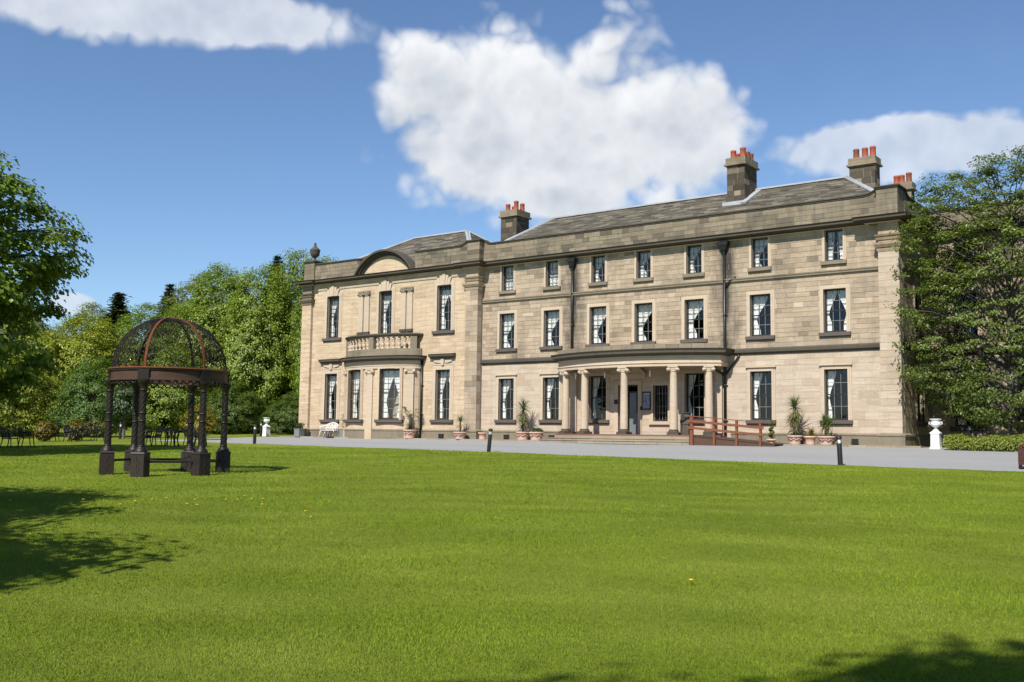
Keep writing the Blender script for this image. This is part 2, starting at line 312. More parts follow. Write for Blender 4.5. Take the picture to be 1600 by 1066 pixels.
# ------------------------------------------------------------------ mesh helpers
class MB:
    """collects shapes; build() links them as ONE mesh object. T maps local (u, v, z) to world."""
    def __init__(s, T=None): s.v = []; s.f = []; s.t = []; s.sm = []; s.T = T
    def pts(s, P, faces, tone=.5, smooth=False):
        o = len(s.v)
        s.v += [s.T(*p) for p in P] if s.T else [tuple(p) for p in P]
        for f in faces: s.f.append([o + i for i in f]); s.t.append(tone); s.sm.append(smooth)
        return s
    def box(s, x0, x1, y0, y1, z0, z1, tone=.5, back=True):
        P = [(x0, y0, z0), (x1, y0, z0), (x1, y1, z0), (x0, y1, z0), (x0, y0, z1), (x1, y0, z1), (x1, y1, z1), (x0, y1, z1)]
        F = [(0, 1, 5, 4), (1, 2, 6, 5), (3, 0, 4, 7), (4, 5, 6, 7), (3, 2, 1, 0)]
        if back: F.append((2, 3, 7, 6))
        return s.pts(P, F, tone)
    def frustum(s, cx, cy, z0, z1, w0, d0, w1, d1, tone=.5, ang=0.0):
        P = []
        for z, w, d in ((z0, w0, d0), (z1, w1, d1)):
            for a, b in ((-1, -1), (1, -1), (1, 1), (-1, 1)):
                x, y = a * w / 2, b * d / 2
                P.append((cx + x * math.cos(ang) - y * math.sin(ang), cy + x * math.sin(ang) + y * math.cos(ang), z))
        return s.pts(P, [(0, 1, 5, 4), (1, 2, 6, 5), (2, 3, 7, 6), (3, 0, 4, 7), (4, 5, 6, 7), (3, 2, 1, 0)], tone)
    def prism(s, poly, v0, v1, tone=.5):
        """polygon in the (u,z) plane pushed from depth v0 to v1 (v0 in front)"""
        n = len(poly); P = [(a, v0, b) for a, b in poly] + [(a, v1, b) for a, b in poly]
        F = [tuple(range(n)), tuple(range(2 * n - 1, n - 1, -1))] + [(i, i + n, (i + 1) % n + n, (i + 1) % n) for i in range(n)]
        return s.pts(P, F, tone)
    def lathe(s, prof, cx=0, cy=0, cz=0, n=20, tone=.5, a0=0.0, smooth=True, cap=True):
        P = []; F = []; m = len(prof)
        for r, z in prof:
            for k in range(n):
                a = a0 + 2 * math.pi * k / n; P.append((cx + r * math.cos(a), cy + r * math.sin(a), cz + z))
        for j in range(m - 1):
            for k in range(n): F.append((j * n + k, j * n + (k + 1) % n, (j + 1) * n + (k + 1) % n, (j + 1) * n + k))
        s.pts(P, F, tone, smooth)
        if cap:
            o = [(cx, cy)]
            for j, rev in ((0, True), (m - 1, False)):
                if prof[j][0] > 1e-4:
                    Q = [P[j * n + k] for k in range(n)]; s.pts(Q, [tuple(range(n))[::-1] if rev else tuple(range(n))], tone)
        return s
    def tube(s, P, r, n=6, tone=.5, cap=True):
        P = [Vector(p) for p in P]; m = len(P); rs = r if isinstance(r, (list, tuple)) else [r] * m
        V = []; F = []; prev = None
        for i in range(m):
            d = (P[min(i + 1, m - 1)] - P[max(i - 1, 0)]).normalized()
            a = d.cross(Vector((0, 0, 1))) if abs(d.z) < .95 else d.cross(Vector((1, 0, 0)))
            if prev is not None:
                a2 = prev - d * prev.dot(d)
                if a2.length > 1e-5: a = a2
            a.normalize(); prev = a; b = d.cross(a)
            for k in range(n):
                t = 2 * math.pi * k / n; V.append(tuple(P[i] + (a * math.cos(t) + b * math.sin(t)) * rs[i]))
        for j in range(m - 1):
            for k in range(n): F.append((j * n + k, j * n + (k + 1) % n, (j + 1) * n + (k + 1) % n, (j + 1) * n + k))
        if cap: F += [tuple(range(n))[::-1], tuple(range((m - 1) * n, m * n))]
        return s.pts(V, F, tone, True)
    def bar(s, a, b, w, h, tone=.5):
        """square-section bar from a to b, w across, h deep (h along z for level bars)"""
        a = Vector(a); b = Vector(b); d = (b - a).normalized(); x = d.cross(Vector((0, 0, 1)))
        if x.length < 1e-4: x = Vector((1, 0, 0))
        x.normalize(); y = x.cross(d)
        P = [tuple(p + x * sx * w / 2 + y * sy * h / 2) for p in (a, b) for sx, sy in ((-1, -1), (1, -1), (1, 1), (-1, 1))]
        return s.pts(P, [(0, 1, 5, 4), (1, 2, 6, 5), (2, 3, 7, 6), (3, 0, 4, 7), (4, 5, 6, 7), (3, 2, 1, 0)], tone)
    def sweep(s, prof, path, tone=.5, ends=True):
        """profile [(out, z)] swept along plan path [(x,y)]; 'out' is to the right of the walking direction"""
        n = len(path); m = len(prof); P = []
        for i in range(n):
            p = Vector(path[i]); ns = []
            if i > 0: d = (p - Vector(path[i - 1])).normalized(); ns.append(Vector((d.y, -d.x)))
            if i < n - 1: d = (Vector(path[i + 1]) - p).normalized(); ns.append(Vector((d.y, -d.x)))
            q = ns[0] if len(ns) == 1 else (ns[0] + ns[1]) / max(.2, 1 + ns[0].dot(ns[1]))
            for o, z in prof: P.append((p.x + q.x * o, p.y + q.y * o, z))
        F = []
        for i in range(n - 1):
            for j in range(m):
                k = (j + 1) % m; F.append((i * m + j, i * m + k, (i + 1) * m + k, (i + 1) * m + j))
        if ends: F += [tuple(range(m))[::-1], tuple(range((n - 1) * m, n * m))]
        return s.pts(P, F, tone)
    def build(s, name, mat, parent=None, inv=None):
        me = bpy.data.meshes.new(name); me.from_pydata(s.v, [], s.f); me.materials.append(mat)
        at = me.attributes.new('tone', 'FLOAT', 'FACE'); at.data.foreach_set('value', s.t)
        me.polygons.foreach_set('use_smooth', s.sm); me.update()
        return link(name, me, parent)
def link(name, me, parent=None):
    o = bpy.data.objects.new(name, me); COL.objects.link(o)
    if parent is not None:
        o.parent = parent
        if parent.type == 'EMPTY' and parent.get('_world'): o.matrix_parent_inverse = Matrix.Translation(-parent.location)
    return o
def tag(o, label, cat, group=None):
    o['label'] = label; o['category'] = cat
    if group: o['group'] = group
    return o
def empty(name, loc=(0, 0, 0), world=False):
    o = bpy.data.objects.new(name, None); o.location = loc; o.empty_display_size = .2; COL.objects.link(o)
    if world: o['_world'] = 1
    return o
def copy_tree(o, parent=None):
    c = o.copy(); COL.objects.link(c)
    if parent is not None: c.parent = parent; c.matrix_parent_inverse = o.matrix_parent_inverse.copy()
    for ch in list(KIDS.get(o.name, [])) or [x for x in o.children]: copy_tree(ch, c)
    return c
KIDS = {}
def struct(o): o['kind'] = 'structure'; return o
def stuff(o): o['kind'] = 'stuff'; return o
def frame(ox, oy, ang):
    """wall frame: u along the wall, v into it; ang = turn of the wall about z (0 = facing -y)"""
    c, s_ = math.cos(ang), math.sin(ang)
    return lambda u, v, z: (ox + u * c - v * s_, oy + u * s_ + v * c, z)

# ------------------------------------------------------------------ ground
def smooth(t): t = min(1, max(0, t)); return t * t * (3 - 2 * t)
_ex = [-70, -42, -27, -12, -6, 20]; _ez = [1.2, 1.05, .93, .77, .73, .65]
def gz(x, y):
    e = float(np.interp(x, _ex, _ez))
    if y <= 0: z = 0.0
    elif y < 35: z = e * (y / 35) ** .75
    elif y < 46: z = e + (1.38 - e) * (y - 35) / 11
    else: z = 1.38
    k = smooth((-x - 52) / 8)
    if y > 48: z += min(1.5, (y - 48) * .035) * k
    z += 1.6 * smooth((-x - 66) / 14) * smooth((y - 18) / 14)             # bank under the far trees
    return z
def in_drive(x, y):
    return 35.0 + .06 * math.sin(x * .9) + .05 * math.sin(x * 2.3 + 1) < y < 46.6 and x > -53.5 - .25 * (y - 40)
def grid_axis(parts):
    a = []
    for lo, hi, st in parts: a += list(np.arange(lo, hi, st))
    return a + [parts[-1][1]]
def lawn():
    xs = grid_axis([(-900, -120, 60), (-120, -60, 3), (-60, 5, 1.0), (5, 60, 5), (60, 900, 60)]); ys = grid_axis([(-900, -60, 60), (-60, 0, 5), (0, 33, 1.0), (33, 36, .25), (36, 60, 1.0), (60, 120, 5), (120, 900, 60)])
    P = []; F = []
    for y in ys:
        for x in xs: P.append((x, y, gz(x, y) - (.06 if in_drive(x, y) else 0)))
    w = len(xs)
    for j in range(len(ys) - 1):
        for i in range(w - 1): F.append((j * w + i, j * w + i + 1, (j + 1) * w + i + 1, (j + 1) * w + i))
    b = MB(); b.pts(P, F, .5, True); return struct(b.build('lawn', M['lawn']))
lawn()
def drive():
    P = []; F = []; xs = np.arange(-56, 25, .5); ys = [35.0, 35.3, 36, 37, 38.5, 40, 42, 44, 45, 45.7, 46.3]
    for y in ys:
        for x in xs:
            yy = y + ((.06 * math.sin(x * .9) + .05 * math.sin(x * 2.3 + 1)) if y == 35.0 else 0)
            P.append((max(x, -53.5 - .25 * (yy - 40)), yy, gz(x, yy) - .018 if y > 35.1 else gz(x, yy) - .03))
    w = len(xs)
    for j in range(len(ys) - 1):
        for i in range(w - 1): F.append((j * w + i, j * w + i + 1, (j + 1) * w + i + 1, (j + 1) * w + i))
    b = MB(); b.pts(P, F, .5, True); return struct(b.build('driveway', M['gravel']))
drive()
def apron():
    """stone edging strip along the foot of the house"""
    root = None; rng = random.Random(4)
    b = MB(); b.box(-53.2, -12.2, 45.66, 47.2, 1.2, 1.395); root = struct(b.build('house_apron', M['mortar_dark']))
    x = -53.2
    while x < -12.25:
        w = min(rng.uniform(.8, 1.5), -12.2 - x)
        k = MB(); k.box(x + .008, x + w - .008, 45.62, 45.95, 1.22, 1.425 + rng.uniform(-.008, .008), rng.random())
        if x + w > -32: k.build('kerb_stone', M['paving'], root)
        else: k.build('kerb_stone', M['paving'], root)
        x += w
    return root
apron()

# ------------------------------------------------------------------ the house
YM, YW, YR = 47.0, 46.6, 51.7            # planes of main front, left wing front, recessed right wing front
XW0, XW1, XM1 = -52.26, -37.2, -13.25    # left end, wing/main junction, right end of main block
WC = -44.72                              # wing axis
PC = -26.43                              # porch axis
HOUSE = empty('country_house', (-30, YM, 1.38), True)
tag(HOUSE, 'long sandstone country house with columned porch, parapet, slate roofs and chimneys', 'house')
def part(b, name, mat, parent=None): return b.build(name, M[mat] if isinstance(mat, str) else mat, parent or HOUSE)
rng = random.Random(11)
def cut(rects, holes):
    for h in holes:
        out = []
        for (a, b, c, d) in rects:
            if h[1] <= a or h[0] >= b or h[3] <= c or h[2] >= d: out.append((a, b, c, d)); continue
            if h[0] > a: out.append((a, h[0], c, d))
            if h[1] < b: out.append((h[1], b, c, d))
            m0, m1 = max(a, h[0]), min(b, h[1])
            if h[2] > c: out.append((m0, m1, c, h[2]))
            if h[3] < d: out.append((m0, m1, h[3], d))
        rects = out
    return [r for r in rects if r[1] - r[0] > .05 and r[3] - r[2] > .04]
BLOCKS = []      # (area/dist^2, frame, rect, proud, tone, mat, parent)
def ashlar(T, u0, u1, z0, z1, holes, course, wmin, wmax, mat, parent, proud=.02):
    n = max(1, round((z1 - z0) / course)); z = z0
    hs = [rng.uniform(.85, 1.15) for _ in range(n)]; k = (z1 - z0) / sum(hs)
    for h in hs:
        h *= k; u = u0 - rng.uniform(0, wmax) * .6
        while u < u1:
            w = rng.uniform(wmin, wmax); a, b = max(u, u0), min(u + w, u1); u += w
            if b - a < .06: continue
            tone = min(1, max(0, rng.gauss(.5, .25))); fine_ = mat in ('stone_low', 'stone_wing'); pr_ = (.007 if fine_ else proud * .75) + rng.uniform(-.003, .004)
            for r in cut([(a, b, z, z + h)], holes):
                p = T((r[0] + r[1]) / 2, 0, (r[2] + r[3]) / 2); d2 = p[0] ** 2 + p[1] ** 2
                BLOCKS.append(((r[1] - r[0]) * (r[3] - r[2]) / d2, T, r, pr_, tone, mat, parent))
        z += h
def backing(T, u0, u1, z0, z1, holes, thick, name, mat):
    """wall body with openings and their reveals"""
    b = MB(T); us = sorted({u0, u1, *[h[0] for h in holes], *[h[1] for h in holes]}); zs = sorted({z0, z1, *[h[2] for h in holes], *[h[3] for h in holes]})
    for i in range(len(us) - 1):
        for j in range(len(zs) - 1):
            cu, cz = (us[i] + us[i + 1]) / 2, (zs[j] + zs[j + 1]) / 2
            if any(h[0] < cu < h[1] and h[2] < cz < h[3] for h in holes): continue
            P = [(us[i], v, zs[j]) for v in (0, thick)] + [(us[i + 1], v, zs[j]) for v in (0, thick)] + [(us[i + 1], v, zs[j + 1]) for v in (0, thick)] + [(us[i], v, zs[j + 1]) for v in (0, thick)]
            b.pts(P, [(0, 2, 4, 6), (7, 5, 3, 1)])
    for h in holes + [(u1, u0, z0, z1)]:
        a, c, d, e = h
        P = [(a, 0, d), (c, 0, d), (c, 0, e), (a, 0, e), (a, thick, d), (c, thick, d), (c, thick, e), (a, thick, e)]
        b.pts(P, [(0, 1, 5, 4), (1, 2, 6, 5), (2, 3, 7, 6), (3, 0, 4, 7)])
    return part(b, name, mat)
WIN_IDX = [0]
def window(T, u, z0, z1, w, cols, rows, upper, arch=.2, trim='stone_trim', frame_m='frame_dark', sill=True, sill_m='sill_dark', sill_w=None, open_up=0.0, single=False, setback=.16, cap=False, depth_out=.05, deep=.03):
    """sash window in an opening centred on u: part 'window' with architrave, sill, glazing bars and panes as sub-parts"""
    WIN_IDX[0] += 1; x0, x1 = u - w / 2, u + w / 2
    f = MB(T); t = .065; v0, v1 = setback, setback + .10
    f.box(x0, x0 + t, v0, v1, z0, z1); f.box(x1 - t, x1, v0, v1, z0, z1); f.box(x0 + t, x1 - t, v0, v1, z1 - t, z1); f.box(x0 + t, x1 - t, v0, v1, z0, z0 + .09)
    gx0, gx1, g0, g1 = x0 + t, x1 - t, z0 + .09, z1 - t
    zm = g0 + (g1 - g0) * (1 - upper / rows)
    f.box(gx0, gx1, v0 + .02, v1 - .005, zm - .025, zm + .025)
    win = part(f, 'window', frame_m)
    if arch > 0:
        a = MB(T)
        for q, o in ((arch, .03), (arch * .55, depth_out)):
            a.box(x0 - q, x0, -o, deep, z0, z1 + q); a.box(x1, x1 + q, -o, deep, z0, z1 + q); a.box(x0, x1, -o, deep, z1, z1 + q)
        if cap: a.box(x0 - arch - .05, x1 + arch + .05, -.12, .03, z1 + arch, z1 + arch + .07)
        part(a, 'architrave', trim, win)
    if sill:
        s_ = MB(T); sw = sill_w if sill_w else w / 2 + arch + .03
        s_.box(u - sw, u + sw, -.14, .30, z0 - .17, z0 - .002, rng.random()); s_.box(u - sw + .03, u + sw - .03, -.09, .02, z0 - .22, z0 - .17); part(s_, 'sill', sill_m, win)
    gb = MB(T); bw = .024
    for i in range(1, cols):
        x = gx0 + (gx1 - gx0) * i / cols; gb.box(x - bw / 2, x + bw / 2, v0 + .03, v0 + .07, g0, zm - .025); gb.box(x - bw / 2, x + bw / 2, v0 + .012, v0 + .052, zm + .025, g1)
    zr = [g0 + (g1 - g0) * i / rows for i in range(rows + 1)]
    for i in range(1, rows):
        if abs(zr[i] - zm) > .05: gb.box(gx0, gx1, v0 + .028, v0 + .068, zr[i] - bw / 2, zr[i] + bw / 2)
    part(gb, 'glazing_bars', 'bar_pale', win)
    k = MB(T)
    for i in range(cols):
        for j in range(rows):
            xa, xb = gx0 + (gx1 - gx0) * i / cols, gx0 + (gx1 - gx0) * (i + 1) / cols
            d = [v0 + .05 + rng.uniform(-.0035, .0035) for _ in range(3)]; d.append(d[0] + d[2] - d[1])
            P = [(xa, d[0], zr[j]), (xb, d[1], zr[j]), (xb, d[2], zr[j + 1]), (xa, d[3], zr[j + 1])]
            if single: q = MB(T); q.pts(P, [(0, 1, 2, 3)]); part(q, 'pane', 'glass', win)
            else: k.pts(P, [(0, 1, 2, 3)])
    if not single: part(k, 'panes', 'glass', win)
    return win
def curtain(T, u, z0, z1, w, style, label, v=.36, group='curtains hanging in the house windows'):
    """white curtain behind the glass: style L / R tied to one side, B pair tied back, N straight net"""
    b = MB(T); n, m = 26, 14; sides = {'L': [-1], 'R': [1], 'G': [-1], 'B': [-1, 1], 'N': [0], 'C': [-1, 1]}[style]
    cover = {'L': .80, 'R': .80, 'G': .46, 'B': .5, 'N': 1.0, 'C': .42}[style]
    ph = rng.uniform(0, 6); tj = rng.uniform(-.1, .08); cover *= rng.uniform(.85, 1.12)
    for sd_ in sides:
        P = []; F = []
        for j in range(m + 1):
            q = j / m                                         # 0 top .. 1 bottom
            if style == 'N': e = 1.0
            elif style == 'C': e = cover * (1 - .25 * q)
            else: tie = .66 + tj; e = cover * (1 - .68 * smooth(q / tie)) if q < tie else cover * (.32 + .22 * smooth((q - tie) / .25))
            for i in range(n + 1):
                r_ = i / n
                if sd_ == 0: x = u - w / 2 + w * r_
                elif sd_ < 0: x = u - w / 2 + w * e * r_
                else: x = u + w / 2 - w * e * r_
                sag = .05 * math.sin(r_ * math.pi) * q * (1 - q) * 2
                dv = .028 * math.sin(r_ * 46 + ph + .8 * math.sin(q * 3)) * (.6 + .5 * q) + .012 * math.sin(r_ * 17 + q * 5)
                P.append((x, v + dv, z1 - (z1 - z0) * q * .985 - sag))
        for j in range(m):
            for i in range(n): F.append((j * (n + 1) + i, j * (n + 1) + i + 1, (j + 1) * (n + 1) + i + 1, (j + 1) * (n + 1) + i))
        b.pts(P, F, .5, True)
    o = b.build('curtain', M['cloth']); tag(o, label, 'curtain', group); return o

# ---- main front: window grid
CX = [-35.40, -32.28, -29.24, -26.43, -23.50, -19.95, -16.28]
T0 = frame(0, YM, 0)
rows_z = {'top': (10.0, 11.48, .86), 'first': (6.63, 8.68, 1.07), 'ground': (2.55, 4.91, 1.09)}
openings, outer = [], []
for i, c in enumerate(CX):
    for rname, (a, b, w) in rows_z.items():
        if rname == 'ground' and i == 3: continue
        openings.append((c - w / 2, c + w / 2, a, b)); ar = .2 if rname != 'top' else .15
        outer.append((c - w / 2 - ar, c + w / 2 + ar, a - .2, b + ar))
door = (-27.95, -26.75, 1.78, 4.39); swin = (-25.85, -25.0, 2.48, 4.33)
openings += [door, swin]; outer += [(door[0] - .22, door[1] + .22, 1.5, door[3] + .22), (swin[0] - .2, swin[1] + .2, swin[2] - .2, swin[3] + .2)]
MAINW = backing(T0, XW1 - .2, XM1, 1.3, 11.6, openings, .5, 'main_wall', 'mortar')
ashlar(T0, XW1, XM1 - .9, 1.93, 5.74, outer, .31, .55, 1.15, 'stone_low', MAINW)
ashlar(T0, XW1, XM1 - .9, 6.04, 9.34, outer, .235, .34, .85, 'stone_up', MAINW)
ashlar(T0, XW1, XM1 - .9, 9.55, 11.54, outer, .235, .34, .85, 'stone_up', MAINW)
fl = {'top': 'top-floor', 'first': 'first-floor', 'ground': 'ground-floor'}
place = ['beside the wing pilaster', 'between wing and hopper drainpipe', 'just past the hopper drainpipe', 'on the axis of the porch', 'over the porch end near the ramp', 'above the wooden ramp end', 'next to the corner pilaster']
gplace = ['next to the wing pilaster', 'behind the big yucca pot', 'inside the porch before the door', '', 'inside the porch by the dark urn', 'above the ramp end', 'behind the potted cordyline']
sty = {'top': 'NNLLLLC', 'first': 'LLLLLLB', 'ground': 'LLL LLL'}
for i, c in enumerate(CX):
    for rname, (a, b, w) in rows_z.items():
        if rname == 'ground' and i == 3: continue
        window(T0, c, a, b, w, 3, 4, 2, arch=.18 if rname != 'top' else .14, frame_m='frame_black', single=i >= 4, cap=rname == 'ground' and i in (0, 1, 5, 6), sill_m='sill_dark' if rname != 'top' else 'stone_mid')
        st = sty[rname][i]
        where = (gplace[i] if rname == 'ground' else place[i])
        if rname == 'ground' and st == 'L': st = 'L'
        if i == 3 and rname == 'top': where = 'above the porch axis'
        curtain(T0, c, a + .05, b - .05, w + .1, ('LLLLLLB'[i] if rname == 'first' else st) if rname != 'ground' else 'G', f'white {"net" if st == "N" else "tied-back"} curtain in {fl[rname]} window {where}')
window(T0, (swin[0] + swin[1]) / 2, swin[2], swin[3], swin[1] - swin[0], 4, 5, 2, arch=.2, frame_m='frame_black', sill_m='stone_trim')
# door
b = MB(T0); q = .22
b.box(door[0] - q, door[0], -.06, .03, door[2], door[3] + q); b.box(door[1], door[1] + q, -.06, .03, door[2], door[3] + q); b.box(door[0], door[1], -.06, .03, door[3], door[3] + q)
b.box(door[0] - .45, door[1] + .45, -.10, .03, 4.72, 4.86); b.box(door[0] - .52, door[1] + .52, -.2, .03, 4.86, 4.95)
DC = (door[0] + door[1]) / 2
b.prism([(DC - 1.12, 4.95), (DC + 1.12, 4.95), (DC + .62, 5.38), (DC - .62, 5.38)], -.14, .03); b.prism([(DC + 1.15, 4.95), (DC + 1.0, 4.95), (DC + .5, 5.40), (DC + .65, 5.40)], -.24, -.14)
dr = MB(T0); dr.box(door[0], door[0] + .07, .12, .24, door[2], door[3]); dr.box(door[1] - .07, door[1], .12, .24, door[2], door[3]); dr.box(door[0] + .07, door[1] - .07, .12, .24, door[3] - .08, door[3]); dr.box(door[0] + .07, door[1] - .07, .13, .22, 3.98, 4.05)
DOOR = part(dr, 'front_door', 'frame_black'); part(b, 'doorcase', 'stone_trim', DOOR)
d2 = MB(T0); d2.box(DC - .02, door[1] - .2, .16, .21, door[2] + .02, 3.97); part(d2, 'door_leaf', 'door_grey', DOOR)
d3 = MB(T0); d3.box(door[1] - .195, door[1] - .075, .15, .17, 2.9, 3.97); part(d3, 'side_light', 'glass', DOOR)
d4 = MB(T0); d4.box(door[1] - .195, door[1] - .075, .16, .21, door[2] + .02, 2.9); part(d4, 'door_panel', 'door_grey', DOOR)
d5 = MB(T0); d5.lathe([(.02, 0), (.03, .03), (.02, .06)], DC + .06, .13, 2.75, 8); part(d5, 'door_knob', 'zinc', DOOR)

# ---- left wing
T1 = frame(0, YW, 0)
wop, wout = [], []
UX = [WC - 4.72, WC, WC + 4.86]
for c in UX: wop.append((c - .56, c + .56, 7.87, 10.63)); wout.append((c - .82, c + .82, 7.6, 11.15))
for c in (UX[0], UX[2]): wop.append((c - .56, c + .56, 2.54, 5.53)); wout.append((c - .84, c + .84, 2.3, 6.25))
WINGW = backing(T1, XW0 + .06, XW1 - .05, 1.3, 11.6, wop, .5, 'wing_wall', 'mortar')
BH_ = 3.0
bowhole = (WC - BH_, WC + BH_, 1.3, 6.9)
pilh = [(WC + s_ * 1.85 - .55, WC + s_ * 1.85 + .55, 7.9, 10.75) for s_ in (-1, 1)]
ashlar(T1, XW0 + .9, XW1 - .95, 1.93, 11.08, wout + [bowhole] + pilh, .29, .6, 1.25, 'stone_wing', WINGW)
ashlar(T1, XW0 + .9, XW1 - .95, 11.2, 11.54, wout, .3, .6, 1.25, 'stone_wing', WINGW)
wn_ = ['below the urn finial', 'behind the balcony', 'beside the wing pilaster']
for i, c in enumerate(UX):
    window(T1, c, 7.87, 10.63, 1.12, 3, 5, 2, arch=.24, frame_m='frame_dark', sill=i != 1, sill_w=.86)
    curtain(T1, c, 8.0, 10.4, 1.15, 'B', f'pair of white curtains in the tall upper wing window {wn_[i]}', v=.4)
    k = MB(T1)                                               # stepped fan keystone
    for j, (w0, w1, h) in enumerate(((.13, .16, .62), (.12, .16, .5), (.12, .16, .38))):
        for s_ in ((-1, 1) if j else (1,)):
            a0 = [-.065, .07, .19][j] if j else -.065
            if j == 0: poly = [(c - .10, 10.64), (c + .10, 10.64), (c + .14, 11.36), (c - .14, 11.36)]
            else:
                l0, l1 = (.105, .27) if j == 1 else (.275, .44); t0, t1 = (.145, .34) if j == 1 else (.345, .56); hh = 11.22 if j == 1 else 11.06
                poly = [(c + s_ * l0, 10.64), (c + s_ * l1, 10.64), (c + s_ * t1, hh), (c + s_ * t0, hh)]
                if s_ < 0: poly = poly[::-1]
            k.prism(poly, -.11 - (.03 if j == 0 else 0), .02, .5 + .1 * j)
    part(k, 'keystone', 'stone_trim')
for i, c in ((0, UX[0]), (2, UX[2])):
    window(T1, c, 2.54, 5.53, 1.12, 3, 5, 2, arch=.26, frame_m='frame_dark', sill_w=.88)
    curtain(T1, c, 2.6, 5.4, 1.15, 'B', f'pair of white curtains in the ground-floor wing window {wn_[i]}', v=.4)
    h = MB(T1); h.sweep([(0, 6.2), (.1, 6.2), (.16, 6.28), (.28, 6.32), (.28, 6.40), (.32, 6.46), (0, 6.50)], [(c - .98, 0), (c + .98, 0)])
    hd = part(h, 'window_hood', 'stone_dark')
    z = MB(T1); z.prism([(c - .1, 5.79), (c + .1, 5.79), (c + .13, 6.19), (c - .13, 6.19)], -.12, .02); z.box(c - .8, c + .8, -.05, .02, 5.80, 5.87)
    for s_ in (-1, 1): z.prism([(c + s_ * .16, 5.9), (c + s_ * .7, 6.0), (c + s_ * .7, 6.1), (c + s_ * .16, 6.15)][::s_], -.07, .02)
    part(z, 'scroll_panel', 'stone_trim', hd)
# upper paired pilasters
for s_ in (-1, 1):
    for d in (-.27, .27):
        c = WC + s_ * 1.85 + d; p = MB(T1); p.box(c - .2, c + .2, -.10, .02, 8.12, 10.42, .4); pp = part(p, 'pilaster', 'stone_trim')
        k = MB(T1); k.box(c - .23, c + .23, -.14, .02, 10.62, 10.72); k.prism([(c - .2, 10.42), (c + .2, 10.42), (c + .25, 10.62), (c - .25, 10.62)], -.13, .02)
        for e in (-1, 1): k.tube([(c + e * .19, -.16, 10.53), (c + e * .19, .0, 10.53)], .075, 10)
        part(k, 'capital', 'stone_mid', pp)
        k = MB(T1); k.box(c - .25, c + .25, -.15, .02, 7.96, 8.12); part(k, 'base', 'stone_dark', pp)
# architrave line on the wing
b = MB(); b.sweep([(0, 11.08), (.05, 11.08), (.07, 11.2), (0, 11.21)], [(XW0 + .3, YW), (UX[0] - .58, YW)])
for a, c in ((UX[0] + .58, UX[1] - .58), (UX[1] + .58, UX[2] - .58), (UX[2] + .58, XW1 - .3)): b.sweep([(0, 11.08), (.05, 11.08), (.07, 11.2), (0, 11.21)], [(a, YW), (c, YW)])
part(b, 'architrave_band', 'stone_trim')

# ---- giant end pilasters
def giant(x0, x1, y, name_t, mat, wrap=None):
    p = MB(); yb = y + .34
    z = 1.95; first = True
    p.box(x0, x1, y, yb, 1.93, 10.16, .5)
    pp = part(p, 'giant_pilaster', 'mortar')
    st = MB()
    while z < 10.1:
        h = rng.uniform(.26, .38); h = min(h, 10.15 - z); cut_ = x0 + (x1 - x0) * rng.choice((0.38, .62, 1.0, 1.0))
        st.box(x0 - .008, cut_ - .006, y - .013, yb - .01, z, z + h - .012, min(1, max(0, rng.gauss(.5, .3))))
        if cut_ < x1 - .05: st.box(cut_ + .006, x1 + .008, y - .013, yb - .01, z, z + h - .012, rng.random())
        else: pass
        z += h
    stuff(part(st, 'pilaster_stones', mat, pp))
    k = MB(); path = [(x0 - .001, yb + .05), (x0, y), (x1, y), (x1 + .001, yb + (wrap or .05))]
    for z0, z1, o0, o1 in ((10.16, 10.30, .03, .08), (10.34, 10.44, .10, .17), (10.46, 10.56, .17, .2), (10.70, 10.80, .05, .1), (10.86, 10.94, .1, .15)):
        k.sweep([(-.05, z0), (o0, z0), (o1, z1), (-.05, z1 + .01)], path)
    k.box(x0 + .001, x1 - .001, y + .001, yb, 10.16, 11.56, .6); part(k, 'capital', name_t, pp)
    k = MB(); k.sweep([(-.02, 1.3), (.14, 1.3), (.14, 1.80), (.17, 1.83), (.17, 1.9), (.03, 1.97), (-.02, 1.98)], path); part(k, 'base', 'stone_mid', pp)
giant(-14.15, XM1 + .001, 46.7, 'stone_up', 'stone_low', 1.2)
giant(XW0, -51.39, YW - .18, 'stone_mid', 'stone_wing')
giant(-38.1, XW1, YW - .12, 'stone_up', 'stone_up')

# ---- plinths, strings
PLN = [(0, 1.3), (.10, 1.3), (.10, 1.82), (.13, 1.85), (.13, 1.9), (.02, 1.95), (0, 1.95)]
for a, c, y in ((XW1 + .1, -31.3, YM), (-21.5, -14.2, YM), (-51.3, WC - 3.1, YW), (WC + 3.1, -38.2, YW)): b = MB(); b.sweep(PLN, [(a, y), (c, y)]); part(b, 'plinth', 'stone_mid')
s1 = [(0, 5.74), (.06, 5.74), (.09, 5.80), (.15, 5.84), (.15, 5.98), (.10, 6.04), (0, 6.06)]
for a, c in ((XW1 + .02, PC - 4.75), (PC + 4.75, -14.16)): b = MB(); b.sweep(s1, [(a, YM), (c, YM)]); part(b, 'string_course', 'stone_dark')
b = MB(); b.sweep([(0, 9.33), (.05, 9.33), (.07, 9.38), (.11, 9.40), (.11, 9.46), (.14, 9.50), (.14, 9.55), (0, 9.58)], [(XW1 + .02, YM), (-14.16, YM)]); part(b, 'string_course', 'stone_mid')
